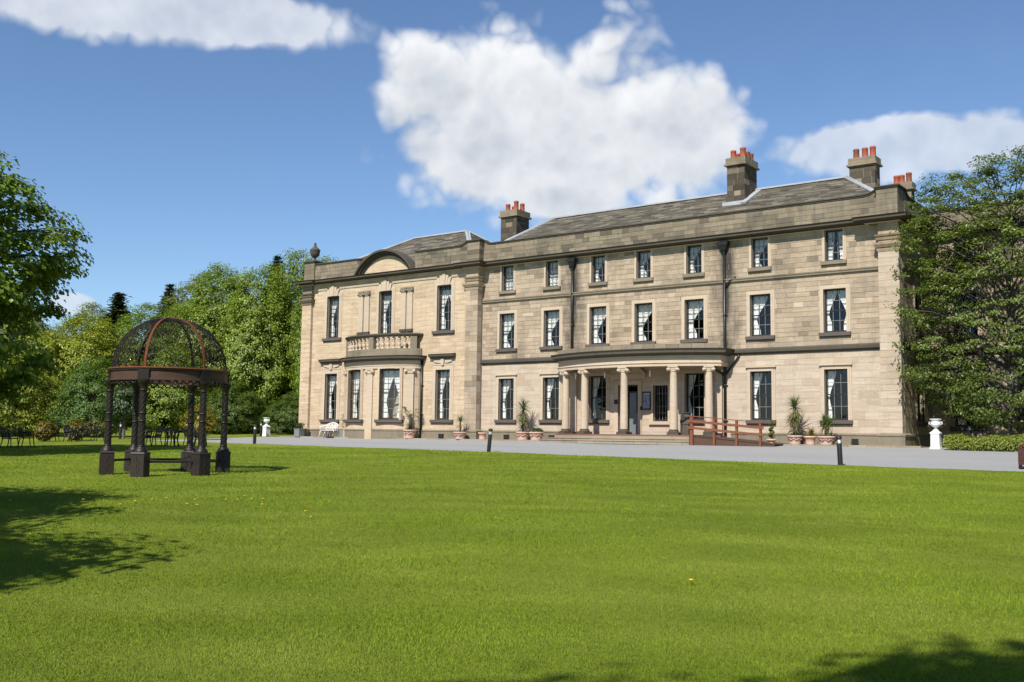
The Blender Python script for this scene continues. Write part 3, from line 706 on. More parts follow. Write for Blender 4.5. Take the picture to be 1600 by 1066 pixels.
# ---- main cornice with break-outs over the pilasters, carried round the side and along the recessed wing
CORN = [(0, 11.52), (.05, 11.52), (.09, 11.57), (.30, 11.60), (.46, 11.62), (.46, 11.70), (.53, 11.77), (-.2, 11.80)]
cpath = [(XW0 - .02, 56.5), (XW0 - .02, YW - .2), (-51.3, YW - .2), (-51.3, YW), (-38.2, YW), (-38.2, YW - .14), (XW1 + .02, YW - .14), (XW1 + .02, YM - .02), (-14.65, YM - .02), (-14.65, 46.68), (XM1 + .02, 46.68), (XM1 + .02, YR - .02), (9, YR - .02)]
b = MB(); b.sweep(CORN, cpath); part(b, 'cornice', 'stone_dark')
b = MB(); b.sweep([(-.05, 11.49), (.06, 11.49), (.10, 11.518), (-.05, 11.518)], cpath); part(b, 'bed_moulding', 'stone_trim')
# ---- parapet
PZ = 12.85
def coping(pts, y0, y1):
    k = MB()
    for (a, za), (c, zc) in zip(pts[:-1], pts[1:]):
        for o, e, h0, h1 in ((.05, .05, -.02, .05), (.09, .09, .05, .10)):
            k.pts([(a, y0 - o, za + h0), (c, y0 - o, zc + h0), (c, y1 + e, zc + h0), (a, y1 + e, za + h0), (a, y0 - o, za + h1), (c, y0 - o, zc + h1), (c, y1 + e, zc + h1), (a, y1 + e, za + h1)],
                  [(0, 1, 5, 4), (1, 2, 6, 5), (2, 3, 7, 6), (3, 0, 4, 7), (4, 5, 6, 7), (3, 2, 1, 0)])
    return k
def swoop(xa, za, xb, zb, n=7):
    return [(xa + (xb - xa) * i / n, za + (zb - za) * ((i / n) ** 2.2)) for i in range(n + 1)]
def parapet(x0, x1, y, swl, swr, name='parapet', mat='stone_parapet'):
    Tp = frame(0, y, 0); b = MB(Tp); b.box(x0, x1, 0, .32, 11.78, PZ); p = part(b, name, 'mortar_dark')
    ashlar(Tp, x0, x1, 11.78, PZ - .02, [], .262, .4, .95, mat, p)
    top = [(x0, PZ), (x1, PZ)]
    if swl: top = [(a, b_) for a, b_ in [(x0 + .75 - (t - x0), z) for t, z in swoop(x0, PZ, x0 + .75, 13.1)][::-1]] + top[1:]
    if swr: top = top[:-1] + swoop(x1 - .75, PZ, x1, 13.1)
    k = MB(Tp)
    if swl: k.prism([(x0, PZ)] + [(x0 + .75, PZ)] + [pt for pt in top if pt[0] <= x0 + .75][::-1], -.012, .31)
    if swr: k.prism([(x1 - .75, PZ), (x1, PZ)] + swoop(x1 - .75, PZ, x1, 13.1)[::-1], -.012, .31)
    if k.v: part(k, 'swept_end', mat, p)
    part(coping(top, y, y + .32), 'coping', 'stone_dark', p)
def pier(x0, x1, y0, y1, z1=13.06, mat='stone_parapet'):
    b = MB(); z = 11.78
    b.box(x0 + .01, x1 - .01, y0 + .01, y1 - .01, 11.78, z1); p = part(b, 'parapet_pier', 'mortar_dark'); k = MB()
    while z < z1 - .05:
        h = min(.26, z1 - z); k.box(x0, x1, y0, y1, z, z + h - .012, rng.random()); z += h
    stuff(part(k, 'pier_stones', mat, p)); c = MB(); c.box(x0 - .05, x1 + .05, y0 - .05, y1 + .05, z1 - .02, z1 + .04); c.box(x0 - .09, x1 + .09, y0 - .09, y1 + .09, z1 + .04, z1 + .10); part(c, 'coping', 'stone_dark', p)
    return p
AH = 2.52
parapet(-51.3, WC - AH + .1, YW, False, False); parapet(WC + AH - .1, -38.1, YW, False, True)
parapet(XW1 + .02, -14.2, YM - .05, True, True)
pl = pier(XW0 + .02, -51.28, YW - .12, YW + .7); pier(-38.1, XW1 + .02, YW - .08, YW + .6); pier(-14.2, XM1, 46.68, 47.7, 13.08)
u = MB(); u.lathe([(.30, 13.15), (.30, 13.2), (.2, 13.26), (.10, 13.34), (.09, 13.42), (.16, 13.47), (.27, 13.56), (.32, 13.72), (.34, 13.90), (.36, 13.93), (.36, 13.97), (.30, 14.0), (.26, 14.08), (.12, 14.18), (.08, 14.24), (.12, 14.27), (.05, 14.30), (.08, 14.36), (.09, 14.40), (.05, 14.46), (0, 14.48)], -51.6, YW + .2, 0, 18)
part(u, 'urn_finial', 'stone_dark', pl)
# side parapet, sloping in from the corner pier
b = MB(); Ts = frame(XM1, 0, math.pi / 2)                     # u runs along +y, v into the house (-x)
b.T = Ts; b.box(47.7, 57.0, .0, .32, 11.78, 12.8); ps = part(b, 'parapet', 'mortar_dark'); ashlar(Ts, 47.7, 57.0, 11.78, 12.78, [], .262, .4, .95, 'stone_parapet', ps)
k = MB(Ts); top = [(48.5 - (t - 47.7), z) for t, z in swoop(47.7, 12.8, 48.5, 13.1)][::-1] + [(57.0, 12.8)]
k2 = coping([(a, z) for a, z in top], 0, .32); k2.v = [Ts(*p) for p in k2.v]; part(k2, 'coping', 'stone_dark', ps)
k.prism([(47.7, 12.8), (48.5, 12.8)] + [pt for pt in top if pt[0] < 48.49][::-1], -.01, .31); part(k, 'swept_end', 'stone_parapet', ps)
# ---- arched pediment on the wing
zb = 11.78; rise = 1.46; Rr = (AH ** 2 + rise ** 2) / (2 * rise); zc = zb + rise - Rr; a1 = math.asin(AH / Rr)
def arcp(r, n=28): return [(WC + r * math.sin(-a + 0), zc + r * math.cos(a)) for a in [a1 - 2 * a1 * i / n for i in range(n + 1)]]
b = MB(T1); ai = arcp(Rr - .34); ai = [(x, max(z, zb)) for x, z in ai]; b.prism([(x, z) for x, z in ai[::-1]][::-1], -.02, .3); ped = part(b, 'arched_pediment', 'stone_wing')
b = MB(T1)
for (r0, r1, o) in ((Rr - .36, Rr - .24, .14), (Rr - .24, Rr - .12, .28), (Rr - .12, Rr, .44)):
    A, B = arcp(r0), arcp(r1)
    for i in range(len(A) - 1):
        P = [(A[i][0], -o, A[i][1]), (A[i + 1][0], -o, A[i + 1][1]), (B[i + 1][0], -o, B[i + 1][1]), (B[i][0], -o, B[i][1])]
        P += [(p[0], .3, p[2]) for p in P]; b.pts(P, [(0, 1, 2, 3), (4, 7, 6, 5), (0, 4, 5, 1), (2, 6, 7, 3)])
part(b, 'arch_moulding', 'stone_dark', ped)

# ---- bow with balcony
BH, BB = 3.12, 1.18                       # half-width and depth of the half-oval bow
def bowang(u): q = min(.995, abs(u) / BH); return math.copysign(math.atan(BB / BH * q / math.sqrt(1 - q * q)), u)
def bow(u, off=0.0):
    """plan point of the bow face, u from the axis, off outward"""
    q = min(1.0, abs(u) / BH); a = bowang(u); return (WC + u + off * math.sin(a), YW - BB * math.sqrt(1 - q * q) - off * math.cos(a))
bpath = [(WC - BH, YW + .05)] + [bow(BH * math.sin(R(-84 + 168 * i / 30))) for i in range(31)] + [(WC + BH, YW + .05)]
bw_win = [(-1.5, 1.46), (1.5, 1.46)]
b = MB(); bs = MB(); body = MB()
def bow_strip(mb, u0, u1, z0, z1, o=0.0, thick=.35, n=6, tone=.5):
    t0, t1 = math.asin(u0 / BH), math.asin(u1 / BH); pts = [BH * math.sin(t0 + (t1 - t0) * i / n) for i in range(n + 1)]
    for a, c in zip(pts[:-1], pts[1:]):
        A, B, C, D_ = bow(a, o), bow(c, o), bow(c, o - thick), bow(a, o - thick)
        mb.pts([(*A, z0), (*B, z0), (*C, z0), (*D_, z0), (*A, z1), (*B, z1), (*C, z1), (*D_, z1)], [(0, 1, 5, 4), (1, 2, 6, 5), (2, 3, 7, 6), (3, 0, 4, 7), (4, 5, 6, 7), (3, 2, 1, 0)], tone)
zs_ = [(1.93, 2.52), (2.52, 5.62), (5.62, 5.86)]
bow_strip(body, -BH, BH, 1.3, 2.50, n=20); bow_strip(body, -BH, BH, 5.64, 5.95, n=20)
for a, c in ((-BH, -2.23), (-.77, .77), (2.23, BH)): bow_strip(body, a, c, 2.50, 5.64, n=5)
BOW = part(body, 'bow_front', 'stone_wing')
for s_, nm in ((-1, 'further'), (1, 'nearer')):
    c = 1.5 * s_; p = bow(c); Tb = frame(p[0], p[1], bowang(c))
    window(Tb, 0, 2.52, 5.62, 1.44, 3, 5, 2, arch=.17, frame_m='frame_dark', sill_w=.98, depth_out=.07, deep=.2)
    curtain(Tb, 0, 2.6, 5.5, 1.4, 'B', f'pair of white curtains in the bow window {"on the bench side" if s_ < 0 else "on the drainpipe side"}', v=.42)
for c in (-2.72, 0, 2.72):
    p = bow(c); Tb = frame(p[0], p[1], bowang(c)); k = MB(Tb); k.box(-.24, .24, -.09, .03, 2.0, 5.34, .5); pp = part(k, 'pilaster', 'stone_trim')
    k = MB(Tb); k.box(-.33, .33, -.17, .03, 5.54, 5.62); k.box(-.28, .28, -.13, .03, 5.34, 5.54)
    for e in (-1, 1): k.tube([(e * .25, -.17, 5.45), (e * .25, .02, 5.45)], .105, 12); k.tube([(e * .25, -.19, 5.45), (e * .25, -.17, 5.45)], .05, 8)
    part(k, 'capital', 'stone_trim', pp)
    k = MB(Tb); k.box(-.28, .28, -.13, .03, 1.3, 2.0); part(k, 'base', 'stone_wing', pp)
b = MB(); b.sweep([(-.02, 1.3), (.10, 1.3), (.10, 1.82), (.13, 1.85), (.13, 1.9), (.02, 1.95), (-.02, 1.95)], bpath); part(b, 'plinth', 'stone_mid', BOW)
b = MB(); b.sweep([(-.3, 5.64), (.09, 5.64), (.09, 5.76), (.12, 5.80), (.12, 5.84), (.05, 5.86), (.05, 6.12), (-.3, 6.12)], bpath); part(b, 'frieze', 'stone_trim', BOW)
b = MB(); b.sweep([(-.3, 6.12), (.12, 6.12), (.18, 6.18), (.40, 6.24), (.40, 6.33), (.46, 6.41), (-.3, 6.47)], bpath); part(b, 'bow_cornice', 'stone_dark', BOW)
b = MB(); P = [(*p, 6.45) for p in bpath]; b.pts(P, [tuple(range(len(P)))]); part(b, 'balcony_floor', 'lead', BOW)
b = MB(); b.sweep([(-.32, 6.44), (.06, 6.44), (.06, 6.86), (-.32, 6.86)], bpath); BAL = part(b, 'balcony', 'stone_parapet')
b = MB(); b.sweep([(-.36, 7.62), (.08, 7.62), (.14, 7.70), (.14, 7.76), (.06, 7.80), (-.34, 7.80)], bpath); part(b, 'rail', 'stone_dark', BAL)
def bal_pier(c, w):
    p = bow(c); Tb = frame(p[0], p[1], bowang(c)); k = MB(Tb); k.box(-w / 2, w / 2, -.05, .30, 6.85, 7.63); part(k, 'balcony_pier', 'stone_mid', BAL)
for c in (-2.86, 0, 2.86): bal_pier(c, .40)
prof = [(.11, 6.86), (.11, 6.92), (.065, 6.95), (.09, 7.02), (.125, 7.12), (.10, 7.2), (.055, 7.27), (.085, 7.29), (.055, 7.32), (.10, 7.39), (.125, 7.46), (.085, 7.54), (.065, 7.57), (.11, 7.59), (.11, 7.63)]
bm = MB(); bm.lathe(prof, 0, 0, 0, 10); bm_me = None
for s_ in (-1, 1):
    for i in range(8):
        c = s_ * BH * math.sin(.135 + i * .1265 + .0035 * i * i); p = bow(c, -.14)
        if bm_me is None: o = part(bm, 'baluster', 'stone_column', BAL); bm_me = o.data
        else: o = link('baluster', bm_me, BAL)
        o.location = (p[0], p[1], 0)

# ---- porch
PR = 9.4; PYC = 45.0 + PR
def por(u, off=0.0):
    a = math.asin(u / PR); return (PC + (PR + off) * math.sin(a), PYC - (PR + off) * math.cos(a))
PH = 4.62
ppath = [(PC - PH, YM + .02)] + [por(-PH + 2 * PH * i / 30) for i in range(31)] + [(PC + PH, YM + .02)]
b = MB(); b.sweep([(-.22, 5.17), (.20, 5.17), (.20, 5.28), (.25, 5.33), (.22, 5.36), (.17, 5.37), (.17, 5.70), (-.22, 5.70)], ppath); PE = part(b, 'porch_entablature', 'stone_column')
b = MB(); b.sweep([(-.2, 5.70), (.22, 5.70), (.27, 5.76), (.50, 5.82), (.50, 5.92), (.57, 6.02), (.3, 6.05), (-.2, 6.05)], ppath); part(b, 'porch_cornice', 'stone_dark', PE)
b = MB()
for i in range(16):                                          # blocking course, stone by stone
    u0, u1 = -PH + 2 * PH * i / 16, -PH + 2 * PH * (i + 1) / 16; pts = [por(u0 + (u1 - u0) * (j / 3) * .985) for j in range(4)]
    b.sweep([(-.1, 6.05), (.26, 6.05), (.25, 6.28 + rng.uniform(-.006, .006)), (-.1, 6.28)], pts, rng.random())
part(b, 'blocking_course', 'stone_mid', PE)
b = MB(); P = [(*p, 5.42) for p in ppath]; Q = [(*p, 6.1) for p in ppath]; b.pts(P, [tuple(range(len(P)))[::-1]]); b.pts(Q, [tuple(range(len(Q)))]); part(b, 'porch_ceiling', 'stone_trim', PE)
def column(x, y, z0, z1, ang, scale=1.0, full=True):
    b = MB(); r0 = .205; H = z1 - z0
    sh = [(r0 * (1 - .17 * (t ** 1.8)), z0 + .14 + (H - .40) * t) for t in [i / 12 for i in range(13)]]
    b.lathe(sh, x, y, 0, 24); c = part(b, 'column', 'stone_column')
    k = MB(frame(x, y, ang)); r1 = r0 * .83
    k.box(-.25, .25, -.25, .25, z1 - .065, z1); k.lathe([(r1, z1 - .27), (r1 + .03, z1 - .25), (r1 + .015, z1 - .23), (r1 + .06, z1 - .15), (r1 + .06, z1 - .12)], 0, 0, 0, 20)
    k.box(-.23, .23, -.22, .22, z1 - .14, z1 - .065)
    for e in (-1, 1):
        k.tube([(e * .22, -.23, z1 - .17), (e * .22, .23, z1 - .17)], .095, 14)
        for q in (-1, 1): k.tube([(e * .22, q * .23, z1 - .17), (e * .22, q * .255, z1 - .17)], .045, 10)
    part(k, 'capital', 'stone_trim', c)
    k = MB(frame(x, y, ang)); k.box(-.29, .29, -.29, .29, z0 - .12, z0 + .0); k.lathe([(.275, z0), (.285, z0 + .03), (.275, z0 + .06), (.235, z0 + .075), (.225, z0 + .1), (.245, z0 + .12), (.215, z0 + .15)], 0, 0, 0, 22); part(k, 'base', 'stone_dark', c)
for uu in (-4.2, -2.6, 0, 2.6, 4.2):
    p = por(uu); column(p[0], p[1], 1.90, 5.17, math.asin(uu / PR))
for s_ in (-1, 1):                                           # wall pilasters behind the end columns
    c = PC + s_ * 4.3; k = MB(T0); k.box(c - .19, c + .19, -.16, .02, 1.9, 4.92); pp = part(k, 'pilaster', 'stone_column'); k = MB(T0); k.box(c - .24, c + .24, -.22, .02, 5.08, 5.17); k.box(c - .2, c + .2, -.18, .02, 4.92, 5.08)
    for e in (-1, 1): k.tube([(c + e * .2, -.24, 5.0), (c + e * .2, .0, 5.0)], .085, 12)
    part(k, 'capital', 'stone_trim', pp)
def porch_slab(off, half, z0, z1):
    pts = [(PC - half, YM + .05)] + [por(-half + 2 * half * i / 24, off) for i in range(25)] + [(PC + half, YM + .05)]
    n = len(pts); b = MB(); b.pts([(*p, z0) for p in pts] + [(*p, z1) for p in pts], [tuple(range(n, 2 * n))] + [(i, (i + 1) % n, (i + 1) % n + n, i + n) for i in range(n)]); return b
stp = part(porch_slab(.36, 4.7, 1.3, 1.70), 'porch_steps', 'paving')
part(porch_slab(.33, 4.66, 1.70, 1.78), 'brick_edge', 'brick_step', stp)
for off, half, z1, n in ((.72, 4.95, 1.585, 9), (1.08, 5.2, 1.47, 10)):
    for i in range(n):
        u0, u1 = -half + 2 * half * i / n, -half + 2 * half * (i + 1) / n; pts = [por(u0 + (u1 - u0) * (j / 3) * .99, off - .05) for j in range(4)]
        b = MB(); b.sweep([(-.6, 1.3), (0, 1.3), (0, z1 - .03), (.03, z1 - .03), (.03, z1), (-.6, z1)], pts, rng.random()); part(b, 'step_stone', 'paving', stp)

# ---- house body: sides, recessed wing, interior, roofs
b = MB(); b.box(XW0 + .06, XM1 - .5, 57.0, 57.5, 1.3, 12.6); b.box(XW0 + .06, XW0 + .5, YW + .45, 57.0, 1.3, 12.6); part(b, 'rear_wall', 'stone_up')
sop = [(49.0, 50.1, 6.63, 8.68), (49.0, 50.1, 2.55, 4.91)]
SIDE = backing(Ts, 46.9, 57.4, 1.3, 11.6, sop, .5, 'side_wall', 'mortar_dark')
sout = [(a - .2, c + .2, d - .2, e + .2) for a, c, d, e in sop]
ashlar(Ts, 47.05, 57.0, 1.93, 5.74, sout, .31, .55, 1.1, 'stone_up', SIDE); ashlar(Ts, 47.05, 57.0, 6.06, 9.33, sout, .235, .35, .85, 'stone_up', SIDE); ashlar(Ts, 47.05, 57.0, 9.57, 11.5, sout, .235, .35, .85, 'stone_up', SIDE)
for o in sop: window(Ts, (o[0] + o[1]) / 2, o[2], o[3], o[1] - o[0], 3, 4, 2, frame_m='frame_black')
b = MB(); b.sweep(s1, [(XM1, 47.1), (XM1, YR), (9, YR)]); part(b, 'string_course', 'stone_dark')
b = MB(); z_ = [(0, 9.33), (.11, 9.40), (.14, 9.55), (0, 9.58)]; b.sweep(z_, [(XM1, 47.1), (XM1, YR), (9, YR)]); part(b, 'string_course', 'stone_mid')
T2 = frame(0, YR, 0); rop, rout = [], []
for c in (-11.65, -8.2, -4.7, -1.2, 2.3, 5.8):
    for (a, d, w) in ((10.0, 11.4, .86), (6.63, 8.68, 1.07), (2.35, 4.91, 1.15)): rop.append((c - w / 2, c + w / 2, a, d)); rout.append((c - w / 2 - .2, c + w / 2 + .2, a - .2, d + .2))
REC = backing(T2, XM1, 9, 1.3, 11.6, rop, .5, 'recessed_wing_wall', 'mortar')
ashlar(T2, XM1, 9, 1.5, 5.74, rout, .31, .55, 1.15, 'stone_low', REC); ashlar(T2, XM1, 9, 6.06, 9.33, rout, .235, .35, .85, 'stone_up', REC); ashlar(T2, XM1, 9, 9.57, 11.5, rout, .235, .35, .85, 'stone_up', REC)
for o in rop:
    window(T2, (o[0] + o[1]) / 2, o[2], o[3], o[1] - o[0], 3, 4, 2, frame_m='frame_black')
b = MB(T2); b.box(XM1, 9, 0, .32, 11.78, 12.75); pr_ = part(b, 'parapet', 'mortar_dark'); ashlar(T2, XM1, 9, 11.78, 12.73, [], .262, .4, .95, 'stone_parapet', pr_)
part(coping([(XM1 - .1, 12.75), (9, 12.75)], YR, YR + .32), 'coping', 'stone_dark', pr_)
b = MB(); b.box(XM1, 9, 58.0, 58.4, 1.3, 12.6); b.box(8.6, 9, YR + .4, 58, 1.3, 12.6); part(b, 'rear_wall', 'stone_up')
b = MB()
for z in (1.62, 5.85, 9.42, 12.2):
    b.box(XW0 + .5, XM1 - .5, YM + .5, 57.0, z, z + .16); b.box(XM1 - .02, 8.6, YR + .5, 58.0, z + .003, z + .16)
    b.box(XW0 + .5, XW1 - .1, YW + .5, YM + .5, z + .002, z + .158)
b.box(XW0 + .5, XM1 - .5, 50.8, 51.0, 1.7, 12.2); b.box(XM1, 8.6, 54.2, 54.4, 1.7, 12.2)
for x in (-49, -41.9, -37.3, -33.8, -30.7, -27.98, -25, -21.7, -18, -13.9): b.box(x - .06, x + .06, YM + .5, 50.9, 1.7, 12.2)
part(b, 'interior', 'interior')
def roof(corners, ridge, name='roof', courses=26):
    """hipped slate roof: eaves corners (FL, FR, BR, BL), ridge ends (L, R); slates laid in stepped courses"""
    b = MB(); FL, FR, BR_, BL = [Vector(c) for c in corners]; RL, RR_ = [Vector(c) for c in ridge]
    def slope(e0, e1, r0, r1, nc):
        nrm = (e1 - e0).cross(r0 - e0).normalized()
        for i in range(nc):
            t0, t1 = i / nc, (i + 1) / nc
            a, c = e0.lerp(r0, t0), e1.lerp(r1, t0); d, e = e0.lerp(r0, t1), e1.lerp(r1, t1)
            n = max(1, int((c - a).length / .62)); sh = .5 * (i % 2)
            xs = [0] + [min(1, max(0, (k + sh) / n)) for k in range(1 if sh == 0 else 0, n)] + [1]
            for k in range(len(xs) - 1):
                if xs[k + 1] - xs[k] < 1e-4: continue
                up = nrm * .028; lift = nrm * rng.uniform(-.004, .006)
                p = [a.lerp(c, xs[k]) + up + lift, a.lerp(c, xs[k + 1]) + up + lift, d.lerp(e, xs[k + 1]), d.lerp(e, xs[k])]
                q0, q1 = a.lerp(c, xs[k]) - up, a.lerp(c, xs[k + 1]) - up
                b.pts([tuple(v) for v in p + [q0, q1]], [(0, 1, 2, 3), (4, 5, 1, 0)], min(1, max(0, rng.gauss(.5, .28))))
    slope(FL, FR, RL, RR_, courses); slope(FR, BR_, RR_, RR_, courses); slope(BR_, BL, RR_, RL, 6); slope(BL, FL, RL, RL, courses)
    o = stuff(part(b, name, 'slate')); del o['kind']
    for (p, q) in ((RL, RR_), (FL, RL), (FR, RR_), (BR_, RR_), (BL, RL)):
        k = MB(); up = Vector((0, 0, .03)); k.bar(tuple(p + up), tuple(q + up), .30, .07); k.tube([tuple(p + up * 2), tuple(q + up * 2)], .06, 8); part(k, 'lead_flashing', 'lead', o)
    return o
roof([(-37.4, 47.45, 12.6), (-13.75, 47.45, 12.6), (-13.75, 56.2, 12.6), (-37.4, 56.2, 12.6)], [(-35.35, 51.6, 15.06), (-17.15, 51.6, 15.06)])
roof([(-51.6, 47.1, 12.35), (-38.2, 47.1, 12.35), (-38.2, 55.9, 12.35), (-51.6, 55.9, 12.35)], [(-46.9, 51.5, 15.0), (-42.2, 51.5, 15.0)])
roof([(-13.6, 52.3, 12.4), (8.7, 52.3, 12.4), (8.7, 57.6, 12.4), (-13.6, 57.6, 12.4)], [(-11.4, 55, 13.6), (6.5, 55, 13.6)], courses=12)
b = MB(); b.box(-38.3, -37.3, 47.3, 56.5, 12.3, 12.5); part(b, 'valley_gutter', 'lead')
def chimney(x0, x1, y0, y1, z0, z1, pots, pot_m):
    c = MB(); c.box(x0 + .015, x1 - .015, y0 + .015, y1 - .015, z0, z1); ch = part(c, 'chimney', 'mortar_dark'); k = MB(); z = z0
    while z < z1 - .05:
        h = min(rng.uniform(.26, .36), z1 - z); e = .05 if z < z0 + (z1 - z0) * .3 else 0
        for (T, L_) in ((frame(x0 - e, y0 - e, 0), x1 - x0 + 2 * e), (frame(x1 + e, y0 - e, math.pi / 2), y1 - y0 + 2 * e), (frame(x0 - e, y1 + e, -math.pi / 2), y1 - y0 + 2 * e)):
            k.T = T; u_ = 0
            while u_ < L_ - .02:
                w = min(rng.uniform(.3, .75), L_ - u_)
                if L_ - u_ - w < .15: w = L_ - u_
                k.box(u_ + .012, u_ + w - .012, 0, .06, z + .012, z + h - .012, min(1, max(0, rng.gauss(.42, .36)))); u_ += w
        z += h
    k.T = None; stuff(part(k, 'chimney_stones', 'stone_chimney', ch))
    k = MB(); k.box(x0 - .12, x1 + .12, y0 - .12, y1 + .12, z1, z1 + .09); k.box(x0 - .05, x1 + .05, y0 - .05, y1 + .05, z1 + .09, z1 + .42); part(k, 'chimney_cap', 'stone_parapet', ch)
    for i, (px, py, h) in enumerate(pots):
        k = MB(); zt = z1 + .40; h *= .82; k.lathe([(.165, zt), (.17, zt + .05), (.16, zt + .08), (.145, zt + h - .12), (.16, zt + h - .1), (.16, zt + h - .04), (.14, zt + h), (.11, zt + h), (.11, zt + h - .15)], px, py, 0, 14, cap=False); part(k, 'chimney_pot', pot_m[i % len(pot_m)], ch)
chimney(-39.05, -37.8, 51.0, 52.35, 12.5, 15.45, [(-38.75, 51.35, .62), (-38.1, 51.35, .78), (-38.75, 52, .6), (-38.1, 52, .72)], ['pot_red'])
chimney(-23.08, -22.06, 50.05, 51.65, 13.6, 16.2, [(-22.85, 50.4, .62), (-22.3, 50.4, .72), (-22.85, 50.95, .56), (-22.3, 50.95, .6), (-22.3, 51.4, .6)], ['pot_red', 'pot_red', 'pot_red', 'pot_soot', 'pot_soot'])
b = MB(); b.box(-23.2, -21.95, 49.7, 50.2, 13.85, 14.16); b.bar((-21.9, 49.5, 13.95), (-21.9, 51.6, 15.05), .3, .12); part(b, 'lead_apron', 'lead')
chimney(-17.15, -15.85, 52.0, 52.85, 12.5, 15.72, [(-16.9, 52.4, .72), (-16.45, 52.4, .72), (-16.05, 52.4, .74)], ['pot_soot', 'pot_red', 'pot_red'])
chimney(-16.3, -15.15, 56.0, 56.6, 12.3, 15.1, [(-16.0, 56.3, .62), (-15.72, 56.3, .62), (-15.35, 56.3, .72)], ['pot_red', 'pot_red', 'pot_soot'])
# ---- drainpipes
def downpipe(x, y, z1, z0=1.4, hopper=True, arms=None):
    k = MB(); k.tube([(x, y - .09, z1), (x, y - .09, z0)], .07, 10); pp = part(k, 'drainpipe', 'black_paint')
    if hopper: h = MB(); h.frustum(x, y - .14, z1 - .05, z1 + .22, .22, .18, .46, .3); h.box(x - .25, x + .25, y - .31, y + .0, z1 + .22, z1 + .4); h.frustum(x, y - .1, z1 - .25, z1 - .05, .13, .12, .2, .17); part(h, 'hopper_head', 'black_paint', pp)
    z = z1 - 1.6
    while z > z0 + .4: c = MB(); c.tube([(x, y - .09, z), (x, y - .09, z + .09)], .08, 10); c.box(x - .13, x + .13, y - .05, y + .01, z + .02, z + .07); part(c, 'pipe_collar', 'black_paint', pp); z -= 1.75
    for a in (arms or []): c = MB(); c.tube(a, .05, 8); part(c, 'branch_pipe', 'black_paint', pp)
downpipe(-30.87, YM, 11.05, 6.0); downpipe(-21.80, YM, 11.05, 1.42, True, [[(-21.80, 46.91, 4.75), (-21.1, 46.91, 5.62), (-21.05, 46.9, 5.75)], [(-21.80, 46.91, 4.75), (-22.3, 46.6, 5.1), (-22.4, 46.4, 5.3)], [(-21.80, 46.91, 9.1), (-21.5, 46.9, 9.45), (-21.2, 46.9, 9.62)]])
downpipe(WC + BH + .12, YW, 6.15, 1.4, False)

# ---- the ashlar blocks: the 300 that show largest are stones of their own, the rest joined per wall
BLOCKS.sort(key=lambda t: -t[0]); rest = {}
for i, (sz, T, r, pr_, tone, mat, parent) in enumerate(BLOCKS):
    g = .0045 if mat in ('stone_low', 'stone_wing') else .008
    if i < 300:
        b = MB(T); b.box(r[0] + g, r[1] - g, -pr_, .02, r[2] + g, r[3] - g, tone, False); b.build('stone', M[mat], parent)
    else:
        k = (parent.name, mat)
        if k not in rest: rest[k] = (MB(), parent)
        b = rest[k][0]; b.T = T; b.box(r[0] + g, r[1] - g, -pr_, .02, r[2] + g, r[3] - g, tone, False)
for (pn, mat), (b, parent) in rest.items(): stuff(b.build('ashlar_stones', M[mat], parent))

# ------------------------------------------------------------------ vegetation builders
def leaf_mesh(name, C, Nrm, Ax, size, tone, mat, curl=.25, width=.62):
    """numpy leaves: centre, normal, axis -> folded four-point leaves, one mesh"""
    n = len(C); Ax = Ax - Nrm * (Ax * Nrm).sum(1, keepdims=True); Ax /= np.linalg.norm(Ax, axis=1, keepdims=True) + 1e-9
    B = np.cross(Nrm, Ax); s_ = size[:, None]
    V = np.empty((n, 4, 3)); V[:, 0] = C - Ax * s_ * .5; V[:, 1] = C + B * s_ * width * .5 + Nrm * s_ * curl * .5; V[:, 2] = C + Ax * s_ * .5 - Nrm * s_ * curl * .3; V[:, 3] = C - B * s_ * width * .5 + Nrm * s_ * curl * .5
    V = V.reshape(-1, 3); me = bpy.data.meshes.new(name)
    me.vertices.add(4 * n); me.vertices.foreach_set('co', V.ravel()); me.loops.add(6 * n); me.polygons.add(2 * n)
    base = (np.arange(n) * 4)[:, None]; idx = np.concatenate([base + np.array([0, 1, 2]), base + np.array([0, 2, 3])], 1).reshape(-1)
    me.loops.foreach_set('vertex_index', idx.astype(np.int32)); me.polygons.foreach_set('loop_start', np.arange(0, 6 * n, 3).astype(np.int32)); me.polygons.foreach_set('loop_total', np.full(2 * n, 3, np.int32))
    me.materials.append(mat); at = me.attributes.new('tone', 'FLOAT', 'FACE'); at.data.foreach_set('value', np.repeat(tone, 2).astype(np.float32)); me.update(); me.validate(); return me
def unit(a): return a / (np.linalg.norm(a, axis=-1, keepdims=True) + 1e-9)
